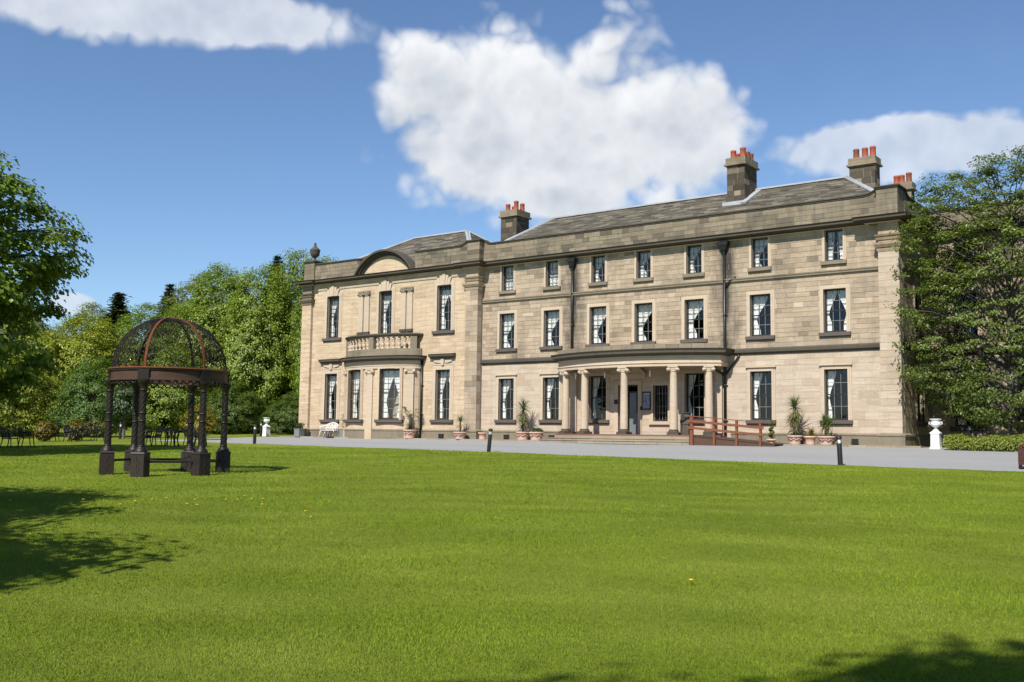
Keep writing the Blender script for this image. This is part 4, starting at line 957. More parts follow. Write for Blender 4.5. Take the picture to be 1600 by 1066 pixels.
def crown_points(g, prof, H0, H1, nclump, per, cr, flat=.55, shell=.55, lump=.22, drop=0.0, mask=None):
    """clump centres inside a hull (prof: radius for height 0..1), leaves scattered in each clump"""
    zs = np.linspace(0, 1, 60); w = np.array([prof(t) for t in zs]); p = w ** 1.3; p /= p.sum()
    t = g.choice(zs, nclump * 2, p=p) + g.uniform(-.01, .01, nclump * 2); t = t.clip(0, 1); a = g.uniform(0, 2 * np.pi, nclump * 2)
    ph = g.uniform(0, 6.28, 6); lum = 1 + lump * (np.sin(3 * a + ph[0] + 5 * t) * .5 + np.sin(5 * a + ph[1] - 9 * t) * .35 + np.sin(2 * a + ph[2] + 13 * t) * .4)
    rad = np.array([prof(x) for x in t]) * lum * (shell + (1 - shell) * g.uniform(0, 1, len(t))) ** .7 * g.choice([1.0, .62], len(t), p=[.76, .24])
    C = np.c_[rad * np.cos(a), rad * np.sin(a), H0 + (H1 - H0) * t][:nclump]
    out = unit(C - np.array([0, 0, H0 + (H1 - H0) * .35])); cs = cr * g.uniform(.6, 1.35, nclump)
    k = np.repeat(np.arange(nclump), per); q = g.normal(0, 1, (len(k), 3)); q = unit(q) * (g.uniform(0, 1, (len(k), 1)) ** .45)
    q[:, 2] *= flat; P = C[k] + q * cs[k][:, None]; P[:, 2] -= drop * (q[:, 0] ** 2 + q[:, 1] ** 2) * cs[k]
    nrm = unit(out[k] * .75 + np.array([0, 0, .6]) + unit(q) * .5 + g.normal(0, .36, P.shape)); ax = unit(g.normal(0, 1, P.shape) + out[k] * .6 + np.array([0, 0, -.35]))
    tone = np.clip(.5 + g.normal(0, .16, len(k)) + np.repeat(g.normal(0, .13, nclump), per), 0, 1)
    return C, P, nrm, ax, tone
def limb(b, p0, p1, r0, r1, g, n=5, bend=.12):
    p0 = np.array(p0); p1 = np.array(p1); Ld = np.linalg.norm(p1 - p0); pts = []
    off = g.normal(0, bend * Ld, 3)
    for i in range(n + 1):
        t = i / n; p = p0 + (p1 - p0) * t + off * math.sin(math.pi * t) * .5 + np.array([0, 0, .12 * Ld * math.sin(math.pi * t)]); pts.append(tuple(p))
    b.tube(pts, [r0 + (r1 - r0) * i / n for i in range(n + 1)], 6 if r0 > .05 else 4, .5, False)
def make_tree(name, seed, H, trunk_h, prof, nclump, per, cr, leaf, color, bark='bark', flat=.55, shell=.55, lump=.22, r0=None, nlimb=24, drop=0.0, cull=None, mat='leaf', width=.62, lean=(0, 0), twig=0):
    """tree > trunk (with limbs), crown"""
    g = np.random.default_rng(seed); root = empty(name)
    C, P, nr, ax, tone = crown_points(g, prof, trunk_h, H, nclump, per, cr, flat, shell, lump, drop)
    if lean != (0, 0):
        for A in (C, P): A[:, 0] += lean[0] * A[:, 2] / H; A[:, 1] += lean[1] * A[:, 2] / H
    if cull is not None:
        k = cull(P); P, nr, ax, tone = P[k], nr[k], ax[k], tone[k]; C = C[cull(C)]
    size = leaf * g.uniform(.6, 1.3, len(P))
    r0 = r0 or H * .022; b = MB(); top = H * .82
    pts = [(lean[0] * t * .8 + math.sin(seed + 5 * t) * .06 * H * .3 * t, lean[1] * t * .8 + math.cos(seed * 2 + 4 * t) * .05 * H * .3 * t, -.3 + (top + .3) * t) for t in [i / 9 for i in range(10)]]
    b.tube(pts, [r0 * (1.5 - .5 * min(1, t * 9)) * (1 - .88 * t) + .02 for t in [i / 9 for i in range(10)]], 10)
    for i in range(min(nlimb, len(C))):
        c = C[i * len(C) // nlimb]; zt = max(trunk_h * .75, min(top * .95, c[2] - .55 * math.hypot(c[0], c[1]))); t = (zt + .3) / (top + .3)
        j = min(8, int(t * 9)); f = t * 9 - j; p0 = [pts[j][a] + (pts[j + 1][a] - pts[j][a]) * f for a in range(3)]
        limb(b, p0, c, max(.03, r0 * .42 * (1 - .7 * t)), .012 + r0 * .03, g)
    for i in range(min(twig, len(C))):
        c = C[(i * 7) % len(C)]; d = g.normal(0, 1, 3) * np.array([1, 1, .35]); d /= np.linalg.norm(d); limb(b, c, c + d * cr * 1.3, .018, .006, g, 3, .1)
        inn = c * np.array([.55, .55, .93]); limb(b, inn, c, .03, .014, g, 4, .1)
    b.build('trunk', M[bark], root); me = leaf_mesh('crown', P, nr, ax, size, tone, M[mat], width=width); c = link('crown', me, root); c.color = (*color, 1)
    return root
def put(o, loc, rz=0.0, sc=(1, 1, 1), label=None, cat=None, group=None, color=None):
    o.location = loc; o.rotation_euler = (0, 0, rz); o.scale = sc
    if label: tag(o, label, cat, group)
    if color:
        for c in o.children:
            if c.name.startswith('crown'): c.color = (*color, 1)
    return o
def egg(r, lo=.3, p=1.0):                                     # crown outline: widest at height lo
    return lambda t: r * max(.04, math.sin(math.pi * (t ** (math.log(.5) / math.log(lo)))) ** p)
G_ = 'trees of the wood behind the lawn'
GREEN, LIME, OLIVE, DARK, BLUEG = (.165, .25, .024), (.235, .32, .028), (.17, .20, .036), (.06, .09, .018), (.08, .13, .06)

# near sycamore whose crown leans into the picture, its trunk off to the left
t = make_tree('sycamore_tree', 3, 13.4, 1.0, egg(5.7, .45, .62), 520, 100, .85, .205, (.20, .30, .03), flat=.4, shell=.66, lump=.2, r0=.36, nlimb=70, drop=.35, width=.9, twig=110)
put(t, (-41.5, 17.0, gz(-41.5, 17.0)), 1.1, label='large leafy sycamore overhanging the lawn in front of the garden chairs', cat='tree')
# trees outside the picture on the viewer's side: their shadows reach the lawn
t = make_tree('lawn_tree', 8, 10.5, 2.0, egg(4.6, .4, .75), 420, 70, .9, .30, GREEN, shell=.5, r0=.28, nlimb=26)
put(t, (-18.0, 1.1, gz(-18.0, 1.1)), .4, (1.0, 1.1, .92), label='leafy tree whose shadow falls on the lawn near the gazebo', cat='tree')
t4 = copy_tree(t); put(t4, (-12.9, -2.2, 0), 1.4, (1.0, 1.0, .85), 'young leafy tree shading the foreground lawn at the side', 'tree')
t2 = copy_tree(t); put(t2, (.8, -7.8, 0), 2.2, (.8, .9, 1.45), 'broad tree behind the viewpoint shading the lawn foreground', 'tree')
t3 = copy_tree(t); put(t3, (3.2, -4.9, 0), 4.1, (.9, 1.0, 1.4), 'smaller tree behind the viewpoint shading the lawn edge', 'tree')

# prototypes for the wood
pA = make_tree('broadleaf_tree', 21, 14, .5, egg(5.2, .38, .52), 760, 74, .95, .235, LIME, shell=.6, lump=.16, nlimb=14)
pB = make_tree('broadleaf_tree', 22, 14, .6, egg(6.2, .42, .52), 700, 70, .95, .235, GREEN, shell=.6, lump=.2, nlimb=14)
pC = make_tree('broadleaf_tree', 23, 10, .3, egg(5.0, .34, .6), 560, 66, .8, .215, LIME, shell=.6, lump=.22, nlimb=12, drop=.3)
def wood(proto, x, y, H, Rw, col, label, rz, pH, pR, z=None):
    o = proto if not proto.get('label') else copy_tree(proto)
    return put(o, (x, y, (gz(x, y) if z is None else z) - .1), rz, (Rw / pR, Rw / pR, H / pH * (1.13 if proto is pA else 1.05)), label, 'tree', G_, col)
# (x, y, height, half-width, colour, label)
wood(pA, -67.2, 55.2, 12.4, 3.6, LIME, 'bright green leafy tree standing closest to the end of the wing', .3, 14, 5.2)
wood(pA, -67.2, 59.3, 13.9, 3.7, (.225, .305, .028), 'tall lime-green tree rising just behind the wing end', 2.0, 14, 5.2)
wood(pA, -61.2, 57.0, 12.6, 3.0, (.21, .295, .028), 'narrow green tree squeezed in behind the end pilaster', 4.0, 14, 5.2)
wood(pA, -71.6, 54.4, 12.2, 3.6, (.225, .315, .028), 'tall lime-green tree behind the dome of the gazebo', 3.9, 14, 5.2)
wood(pB, -93.7, 70.3, 15.0, 6.2, OLIVE, 'round-topped olive tree rising beyond the lime-green trees', .9, 14, 6.2)
wood(pB, -78.0, 52.0, 9.2, 4.6, GREEN, 'mid-green tree seen through the bars of the gazebo dome', 2.7, 14, 6.2)
wood(pC, -70.0, 49.2, 6.6, 3.4, (.22, .30, .025), 'low bushy tree filling the view under the gazebo ring', .5, 10, 5)
wood(pC, -74.4, 44.0, 8.2, 4.4, (.30, .335, .025), 'yellow-green spreading tree left of the gazebo', 1.5, 10, 5)
wood(pC, -80.5, 41.5, 8.8, 4.4, (.29, .33, .028), 'yellow-green tree rising behind the dark rounded tree', 5.1, 10, 5)
wood(pC, -61.8, 37.4, 5.2, 2.5, (.09, .17, .02), 'dark green rounded tree in front of the yellow-green tree', 4.4, 10, 5)
wood(pC, -66.5, 34.6, 5.6, 3.3, (.30, .33, .03), 'yellow-green drooping tree beyond the garden table', 2.9, 10, 5)
wood(pB, -98.0, 52.0, 9.6, 4.6, (.20, .17, .03), 'bronze-tinted tree behind the yellow-green tree', 1.9, 14, 6.2)
wood(pB, -101.5, 60.5, 11.3, 4.6, (.22, .25, .035), 'pale olive tree beside the dark cypress', 5.2, 14, 6.2)
wood(pB, -77.0, 25.5, 9.5, 5.0, DARK, 'dark shady tree behind the sycamore', 3.3, 14, 6.2)
wood(pA, -83.0, 60.0, 9.6, 4.6, (.19, .26, .025), 'green tree filling the gap behind the gazebo dome', 1.0, 14, 5.2)
wood(pB, -76.5, 66.0, 11.5, 4.6, (.16, .22, .025), 'green tree behind the lime-green pair by the wing', 2.2, 14, 6.2)
wood(pC, -65.5, 51.5, 4.2, 2.6, (.10, .16, .018), 'low dark bush at the foot of the tree by the wing', 3.1, 10, 5)
wood(pC, -60.0, 52.8, 3.2, 2.2, (.09, .15, .018), 'small dark bush against the end of the wing', .2, 10, 5)
def conifer(name, seed, H, Rb, droop, n, color):
    g = np.random.default_rng(seed); root = empty(name); C = []; A = []; Nn = []; b = MB(); b.tube([(0, 0, -.3), (0, 0, H * .5), (0, 0, H)], [H * .018, H * .012, .02], 8)
    lev = np.linspace(.10, .985, n)
    for t in lev:
        r = Rb * (1 - t) ** .8 + .12; k = 7 if t < .8 else 5; a0 = g.uniform(0, 6.28)
        for i in range(k):
            a = a0 + 6.283 * i / k + g.normal(0, .15); rr = r * g.uniform(.65, 1.15); m = max(6, int(rr * 26)); s_ = np.linspace(.12, 1, m)
            base = np.array([0, 0, H * t]); d = np.array([math.cos(a), math.sin(a), 0]); pts = base + d * (rr * s_)[:, None] + np.array([0, 0, 1]) * (-droop * rr * s_ ** 1.6 + .12 * rr * s_)[:, None]
            b.tube([tuple(pts[0]), tuple(pts[m // 2]), tuple(pts[-1])], [.035, .02, .008], 4, .5, False)
            for q in range(3):
                j = pts + g.normal(0, .11, pts.shape) + np.array([0, 0, -.07]); C.append(j); A.append(np.tile(d, (m, 1)) + g.normal(0, .6, pts.shape)); Nn.append(np.tile([0, 0, 1.], (m, 1)) + g.normal(0, .45, pts.shape))
    C = np.concatenate(C); A = unit(np.concatenate(A)); Nn = unit(np.concatenate(Nn)); me = leaf_mesh('crown', C, Nn, A, .34 * g.uniform(.6, 1.3, len(C)), np.clip(g.normal(.5, .2, len(C)), 0, 1), M['needle'], width=.35)
    b.build('trunk', M['bark'], root); c = link('crown', me, root); c.color = (*color, 1); return root
cA = conifer('conifer_tree', 31, 17, 3.2, .35, 34, (.020, .034, .016)); put(cA, (-85.0, 71.8, 3.0), 0, (1.25, 1.25, 1.04), 'dark pointed conifer rising behind the trees next to the wing', 'tree', G_)
c2 = copy_tree(cA); put(c2, (-83.6, 74.8, 3.0), 1, (1.0, 1.0, 1.02), 'slim dark conifer tip just behind the wing urn', 'tree', G_)
c3 = copy_tree(cA); put(c3, (-97.6, 67.4, 3.4), 2, (1.35, 1.35, .86), 'grey-green open conifer behind the top of the gazebo', 'tree', G_, (.030, .042, .028))
c4 = conifer('cypress_tree', 33, 13, 1.7, .75, 44, (.016, .028, .010)); put(c4, (-98.5, 61.8, 3.4), 0, (2.1, 2.1, 1.0), 'dense dark cypress on the skyline left of the gazebo', 'tree', G_)
# small standard tree, golden shrubs, far understorey
t = make_tree('standard_tree', 41, 3.0, 1.0, egg(.95, .45, .6), 120, 40, .32, .12, BLUEG, bark='bark_grey', nlimb=8, r0=.07); put(t, (-56.6, 36.3, gz(-56.6, 36.3)), 0, (1.15, 1.15, 1.15), 'small blue-green clipped standard tree beside a lamp bollard', 'tree')
def shrub(seed, x, y, h, r, col, label, leaf=.13, name='shrub'):
    o = make_tree(name, seed, h, .12, egg(r, .5, .6), 90, 44, .26, leaf, col, nlimb=8, r0=.04, flat=.7); return put(o, (x, y, gz(x, y) - .03), seed, label=label, cat='shrub')
shrub(51, -51.2, 37.8, 2.0, 1.05, (.26, .20, .015), 'golden yellow shrub behind the row of garden chairs')
shrub(52, -54.1, 29.9, 1.05, .5, (.20, .14, .018), 'bronze and gold shrub standing out on the grass towards the shaded table')
shrub(53, -55.2, 32.3, 1.1, .52, (.17, .13, .018), 'bronze and gold shrub beside the second row of chairs')
shrub(54, -60.2, 36.6, 1.2, 1.0, (.15, .15, .02), 'yellow-green low shrub behind the standard tree')
def understorey():
    g = np.random.default_rng(61); n = 46000; q = g.uniform(0, 1, n)
    path = np.array([(-58, 62.0), (-66, 58.5), (-74, 53.5), (-82, 47.0), (-84, 38), (-82, 28), (-76, 20)]); seg = np.linspace(0, 1, len(path)); x = np.interp(q, seg, path[:, 0]) + g.normal(0, 1.3, n); y = np.interp(q, seg, path[:, 1]) + g.normal(0, 1.3, n)
    hh = 2.6 + 1.1 * np.sin(q * 37) + .8 * np.sin(q * 83 + 1); z = np.array([gz(a, c) for a, c in zip(x, y)]) + hh * g.uniform(0, 1, n) ** .8
    me = leaf_mesh('understorey', np.c_[x, y, z], unit(g.normal(0, 1, (n, 3)) + np.array([.4, -.5, .5])), unit(g.normal(0, 1, (n, 3))), .34 * g.uniform(.6, 1.3, n), np.clip(g.normal(.5, .2, n), 0, 1), M['leaf']); o = link('understorey', me); o.color = (.05, .08, .018, 1); stuff(o); tag(o, 'dark mass of laurel undergrowth along the foot of the wood', 'undergrowth')
understorey()
# tree against the right-hand corner
def keep_out(P):                                              # keep leaves and limbs out of the house walls (tree-local coordinates)
    x, y = P[:, 0] - 9.0, P[:, 1] + 48.4; return ~((x < -12.95) & (y > 46.35)) & (y < 51.35) & (y > 44.4) & (x > -13.0 - .35 * np.clip(np.sin(P[:, 2] * 2.1 + 1), 0, 1) ** 3)
t = make_tree('cherry_tree', 71, 13.0, .9, egg(6.2, .40, .45), 1420, 76, .56, .13, (.135, .185, .026), bark='bark_grey', flat=.32, shell=.42, lump=.3, r0=.2, nlimb=110, cull=keep_out, width=.6, twig=160)
put(t, (-9.0, 48.4, 1.35), 0, label='wide-spreading tree with layered sprays of leaves against the house corner', cat='tree')

# ------------------------------------------------------------------ gazebo
def gazebo():
    cx, cy = -23.59, 16.41; z = gz(cx, cy) - .02; root = empty('iron_gazebo', (cx, cy, z)); tag(root, 'rusty cast-iron domed gazebo with six twisted columns on the lawn', 'gazebo')
    rv = Vector((.567, .824)); av = Vector((-.824, .567)); Rg = 1.46; g = random.Random(5); cols = []
    for a in (5, 65, 125, 185, 245, 305):
        p = rv * (Rg * math.cos(R(a))) + av * (Rg * math.sin(R(a))); cols.append((p.x, p.y))
    for i, (x, y) in enumerate(cols):
        an = math.atan2(y, x); b = MB(); n = 24; P = []; F = []; lv = []
        zz = .74
        while zz < 2.20: lv.append(zz); zz += .028
        for q in lv:
            smoothb = min(abs(q - .74), abs(q - 1.38), abs(q - 1.58), abs(q - 2.2)) < .03 or 1.38 < q < 1.58
            for k in range(n):
                t = 2 * math.pi * k / n; r = .083 * (1 - .05 * (q - .74)); r *= 1 if smoothb else 1 + .11 * math.cos(6 * (t - q * 7.5)); P.append((x + r * math.cos(t), y + r * math.sin(t), q))
        for j in range(len(lv) - 1):
            for k in range(n): F.append((j * n + k, j * n + (k + 1) % n, (j + 1) * n + (k + 1) % n, (j + 1) * n + k))
        b.pts(P, F, .5, True); c = b.build('column', M['iron'], root)
        b = MB()
        for q in (.75, 1.38, 1.58, 2.16): b = MB(); b.lathe([(.085, q - .025), (.10, q - .012), (.10, q + .012), (.085, q + .025)], x, y, 0, 18); b.build('collar', M['iron'], c)
        b = MB(); b.lathe([(.085, 2.18), (.095, 2.25), (.13, 2.33), (.155, 2.37), (.155, 2.42)], x, y, 0, 18); b.build('capital', M['iron'], c)
        b = MB(); b.frustum(x, y, -.05, .56, .345, .345, .335, .335, ang=an); b.frustum(x, y, .56, .60, .37, .37, .34, .34, ang=an)
        Tp = lambda u, v, w, x=x, y=y, an=an: (x + u * math.cos(an) - v * math.sin(an), y + u * math.sin(an) + v * math.cos(an), w)
        pl = b.build('plinth', M['iron_band'], c)
        b = MB(Tp)
        for s_ in (-1, 1):                                     # cast foliage panel on the faces
            for q in range(7):
                w = .12 + .06 * math.sin(q * 1.7)
                for (ax, ay) in ((s_ * .17, 0), (0, s_ * .17)):
                    if ax: b.lathe([(.0, -.04), (.022, 0), (.0, .04)], ax * .985, .035 * math.sin(q * 1.9), .1 + q * .06, 6)
                    else: b.lathe([(.0, -.04), (.022, 0), (.0, .04)], .035 * math.sin(q * 1.9), ay * .985, .1 + q * .06, 6)
        stuff(b.build('relief', M['iron_band'], pl)); 
        b = MB(); b.lathe([(.165, .60), (.16, .64), (.13, .69), (.10, .715), (.095, .745)], x, y, 0, 20); b.build('column_base', M['iron'], c)
    n = 72; b = MB(); Q = lambda r, zz_: [(r * math.cos(2 * math.pi * k / n), r * math.sin(2 * math.pi * k / n)) for k in range(n + 1)]
    circ = [(Rg * math.cos(-2 * math.pi * k / n), Rg * math.sin(-2 * math.pi * k / n)) for k in range(n + 1)]
    b.sweep([(-.07, 2.42), (.05, 2.42), (.05, 2.46), (.02, 2.47), (.02, 2.66), (.06, 2.68), (.06, 2.72), (-.07, 2.72)][::-1], circ[::-1], ends=False); ring = b.build('ring_band', M['iron_ring'], root)
    b = MB(); b.sweep([(-.09, 2.721), (.09, 2.721), (.07, 2.755), (-.07, 2.755)][::-1], circ[::-1], ends=False); b.build('ring_rim', M['rust'], ring)
    for i, (x, y) in enumerate(cols):
        an = math.atan2(y, x); b = MB(lambda u, v, w, x=x, y=y, an=an: (x + u * math.cos(an) - v * math.sin(an), y + u * math.sin(an) + v * math.cos(an), w)); b.box(-.05, .065, -.15, .15, 2.43, 2.715); b.build('ring_panel', M['iron'], ring)
        x2, y2 = cols[(i + 1) % 6]; b = MB()                     # scalloped fringe between the capitals
        for q in range(6):
            t0, t1 = .13 + q * .124, .13 + (q + 1) * .124; pts = []
            for k in range(6):
                t = t0 + (t1 - t0) * k / 5; aa = math.atan2(y, x) + t * math.pi / 3; pts.append((Rg * math.cos(aa), Rg * math.sin(aa), 2.42 - .085 * math.sin(math.pi * k / 5)))
            b.tube(pts, .017, 5)
        b.build('fringe', M['iron_band'], ring)
    H0, rise_ = 2.74, 1.38
    def dome(a, t, o=0.0):                                   # t 0 rim .. 1 crown
        th = t * math.pi / 2; r = (Rg - .02 + o) * math.cos(th) ** .92; return (r * math.cos(a), r * math.sin(a), H0 + (rise_ + o) * math.sin(th))
    for i, (x, y) in enumerate(cols):
        an = math.atan2(y, x); b = MB(); pts = [dome(an, k / 20 * .985) for k in range(21)]; d = Vector((-math.sin(an), math.cos(an), 0)) * .032
        for p, q in zip(pts[:-1], pts[1:]):
            p = Vector(p); q = Vector(q); o = Vector((p.x, p.y, (p.z - H0) * .9)).normalized() * .028
            b.pts([tuple(v) for v in (p - d, p + d, q + d, q - d, p - d + o, p + d + o, q + d + o, q - d + o)], [(0, 1, 2, 3), (7, 6, 5, 4), (0, 4, 5, 1), (3, 2, 6, 7), (1, 5, 6, 2), (0, 3, 7, 4)])
        b.build('rib', M['rust'] if i in (4, 5) else M['iron'], root)
    b = MB(); b.lathe([(.16, H0 + rise_ - .02), (.16, H0 + rise_ + .02), (.05, H0 + rise_ + .05), (0, H0 + rise_ + .06)], 0, 0, 0, 16); b.build('dome_boss', M['rust'], root)
    b = MB(); nl = 52
    for k in range(nl):
        for s_ in (-1, 1):
            a0 = 2 * math.pi * k / nl; pts = []
            for j in range(23):
                t = j / 22 * .93; pts.append(dome(a0 + s_ * (t * 1.15 + .045 * math.sin(j * 1.9 + k)), t + .008 * math.sin(k * 3 + j), -.004 * s_))
            b.tube(pts, .008, 4, .5, False)
    o = stuff(b.build('wire_mesh', M['iron'], root))
    for i in (0, 1, 2, 4, 5):
        x, y = cols[i]; x2, y2 = cols[(i + 1) % 6]; b = MB(); b.bar((x, y, .36), (x2, y2, .36), .05, .06); b.build('low_rail', M['iron'], root)
gazebo()

# ------------------------------------------------------------------ garden furniture
def armchair():
    r = empty('garden_armchair'); m = M['black_paint']
    for sx in (-1, 1):
        b = MB(); b.tube([(sx * .22, -.22, .43), (sx * .235, -.245, .25), (sx * .245, -.28, .0)], [.028, .024, .022], 6); b.build('leg', m, r)
        b = MB(); b.tube([(sx * .21, .2, .43), (sx * .22, .235, .25), (sx * .235, .29, .0)], [.028, .024, .022], 6); b.build('leg', m, r)
        b = MB(); b.tube([(sx * .235, -.2, .42), (sx * .275, -.22, .56), (sx * .285, -.2, .655), (sx * .28, -.05, .675), (sx * .265, .12, .67), (sx * .23, .25, .66)], .024, 6); b.build('armrest', m, r)
    b = MB()
    b.tube([(-.24, -.24, .43), (.24, -.24, .43), (.225, .22, .42), (-.225, .22, .42), (-.24, -.24, .43)], .026, 6)
    for k in range(8): x = -.19 + k * .054; b.box(x - .017, x + .017, -.23, .21, .424, .436)
    b.build('seat', m, r)
    b = MB(); top = [(-.215, .21, .43), (-.245, .26, .62), (-.235, .305, .80), (-.15, .325, .87), (0, .33, .89), (.15, .325, .87), (.235, .305, .80), (.245, .26, .62), (.215, .21, .43)]; b.tube(top, .026, 6)
    yb = lambda z_: .21 + (z_ - .43) * .27
    for s_ in (-1, 1):
        for k in range(4):
            x0 = s_ * (-.16 + k * .09); pts = []
            for j in range(7): zz = .46 + j * .065; pts.append((x0 + s_ * .15 * math.sin(j / 6 * math.pi * .9) * .6, yb(zz), zz))
            b.tube(pts, .0155, 5)
    b.tube([(-.24, yb(.5), .5), (.24, yb(.5), .5)], .018, 5); b.build('backrest', m, r); return r
def garden_table():
    r = empty('garden_table'); m = M['black_paint']; b = MB(); b.lathe([(.0, .715), (.50, .715), (.52, .725), (.52, .74), (.50, .75), (0, .75)], 0, 0, 0, 28, cap=False); b.build('table_top', m, r)
    for k in range(4): a = k * math.pi / 2 + .4; c, s_ = math.cos(a), math.sin(a); b = MB(); b.tube([(c * .30, s_ * .30, .715), (c * .2, s_ * .2, .4), (c * .26, s_ * .26, .12), (c * .36, s_ * .36, 0)], [.03, .028, .028, .026], 6); b.build('leg', m, r)
    b = MB(); b.tube([(.21 * math.cos(k * .5236), .21 * math.sin(k * .5236), .4) for k in range(13)], .012, 5); b.build('brace', m, r); return r
ch0 = armchair(); tb0 = garden_table(); used = {'c': False, 't': False}
def chair(x, y, rz, label, group):
    o = copy_tree(ch0) if used['c'] else ch0; used['c'] = True; put(o, (x, y, gz(x, y)), rz, (1, 1, 1), label, 'chair', group)
def table(x, y, label):
    o = copy_tree(tb0) if used['t'] else tb0; used['t'] = True; put(o, (x, y, gz(x, y)), .3, (1, 1, 1), label, 'table')
table(-46.6, 23.3, 'round black iron garden table in the shade of the sycamore')
chair(-45.55, 23.55, 2.0, 'black iron armchair with its lattice back to the lawn, by the shaded table', 'black chairs round the shaded table')
chair(-45.9, 24.5, 3.0, 'black iron armchair seen side-on, pulled up to the shaded table', 'black chairs round the shaded table')
chair(-46.0, 22.35, .6, 'black iron armchair at the picture-edge side of the shaded table', 'black chairs round the shaded table')
table(-53.4, 31.2, 'round black garden table by the bronze shrubs'); g2 = 'black chairs by the bronze shrubs'
for x, y, a in ((-52.35, 30.4, 1.9), (-54.2, 30.4, -.9), (-52.6, 32.3, 2.9), (-54.0, 32.3, 4.2)): chair(x, y, a, 'black iron armchair at the table by the bronze shrubs', g2)
table(-42.4, 29.8, 'round black garden table behind the gazebo'); g3 = 'black chairs behind the gazebo'; how3 = ['with its back to the shaded lawn', 'turned side-on towards the house end of its table', 'standing closest to the gravel and house', 'on the side of its table towards the wood', 'facing the lawn from across its table']
for x, y, a in ((-42.9, 28.55, .2), (-41.35, 29.0, 1.2), (-41.2, 30.5, 2.4), (-43.6, 29.6, -1.2), (-42.6, 31.0, 3.1)): chair(x, y, a, f'black iron armchair behind the gazebo, {how3.pop(0)}', g3)
# white bench by the wing
def bench():
    r = empty('garden_bench', (-48.75, 45.95, 1.41)); m = M['white_paint']
    for x in (-.6, -.2, .2, .6):
        for y in (-.26, .12):
            if abs(x) < .3 and y > 0: continue
            b = MB(); b.tube([(x, y, .42), (x * 1.04, y - (.03 if y < 0 else -.06), .2), (x * 1.1, y - (.07 if y < 0 else -.10), 0)], [.024, .02, .018], 6); b.build('leg', m, r)
    b = MB(); b.tube([(-.62, .14, .43), (-.64, -.12, .43), (-.5, -.27, .43), (0, -.32, .43), (.5, -.27, .43), (.64, -.12, .43), (.62, .14, .43), (-.62, .14, .43)], .024, 6)
    for k in range(14): x = -.56 + k * .086; b.box(x - .024, x + .024, -.27, .15, .425, .437)
    b.build('seat', m, r); b = MB(); b.tube([(-.68, -.2, .64), (-.66, .02, .68), (-.56, .2, .76), (-.3, .27, .88), (0, .29, .93), (.3, .27, .88), (.56, .2, .76), (.66, .02, .68), (.68, -.2, .64)], .028, 6)
    for k in range(15):
        t = k / 14; x = -.6 + 1.2 * t; zt = .93 - .45 * x * x - .05 * abs(x); yt = .28 - .25 * abs(x) ** 2.2; b.tube([(x * .95, .14, .43), (x + .05 * math.sin(k * 2), (.14 + yt) / 2, .6), (x - .04 * math.sin(k * 2), yt - .02, .72), (x, yt, zt - .02)], .014, 5)
    for k in range(6): x = -.45 + k * .18; b.tube([(x + .07 * math.cos(q * .785), .22 - .1 * abs(x), .66 + .08 * math.sin(q * .785)) for q in range(9)], .013, 5)
    b.build('backrest', m, r)
    for s_ in (-1, 1): b = MB(); b.tube([(s_ * .64, -.2, .43), (s_ * .69, -.22, .56), (s_ * .68, -.2, .65)], .022, 6); b.build('arm_support', m, r)
    tag(r, 'white ornate cast-iron bench against the wing', 'bench')
bench()
def low_table():
    r = empty('low_table', (-48.3, 45.35, gz(-48.3, 45.35) - .02)); b = MB(); b.lathe([(0, .40), (.36, .40), (.36, .43), (0, .43)], 0, 0, 0, 20, cap=False); b.build('table_top', M['black_paint'], r)
    for k in range(4): a = k * 1.571 + .5; b = MB(); b.tube([(.28 * math.cos(a), .28 * math.sin(a), .4), (.2 * math.cos(a), .2 * math.sin(a), .2), (.27 * math.cos(a), .27 * math.sin(a), 0)], .018, 6); b.build('leg', M['black_paint'], r)
    tag(r, 'small black iron table in front of the white bench', 'table')
low_table()

# ------------------------------------------------------------------ bollards, urns, lamps, spotlights
def bollard():
    r = empty('lamp_bollard'); b = MB(); b.lathe([(.085, -.1), (.085, .72), (.08, .735)], 0, 0, 0, 16); b.build('post', M['black_paint'], r)
    b = MB(); b.lathe([(.055, .73), (.06, .76), (.06, .86), (.055, .88)], 0, 0, 0, 14); b.build('lens', M['lens_glass'], r)
    b = MB()
    for k in range(3): a = k * 2.094; b.tube([(.072 * math.cos(a), .072 * math.sin(a), .72), (.072 * math.cos(a), .072 * math.sin(a), .89)], .008, 4)
    b.build('guard_bars', M['black_paint'], r); b = MB(); b.lathe([(.095, .88), (.10, .90), (.095, .95), (.05, .98), (0, .985)], 0, 0, 0, 16); b.build('cap', M['black_paint'], r); return r
bo = bollard(); first = True
for x, y, tilt, ang, lab in ((-11.97, 34.85, -.05, 0, 'black lamp bollard at the lawn edge facing the corner pilaster'), (-27.2, 34.9, .075, .9, 'leaning black lamp bollard at the lawn edge facing the yucca pots'), (-42.5, 34.8, .02, 0, 'black lamp bollard at the lawn edge in front of the white urn'),
                             (-55.9, 46.3, .0, 0, 'small black bollard beside the white urn beyond the drive'), (-55.9, 35.6, .03, 2, 'black lamp bollard by the blue-green standard tree'), (-10.66, 47.5, .0, 0, 'black lamp bollard behind the clipped hedge')):
    o = bo if first else copy_tree(bo); first = False; put(o, (x, y, gz(x, y)), 0, (1, 1, 1.02), lab, 'bollard', 'lamp bollards along the drive'); o.rotation_euler = (tilt * .4, tilt, ang)
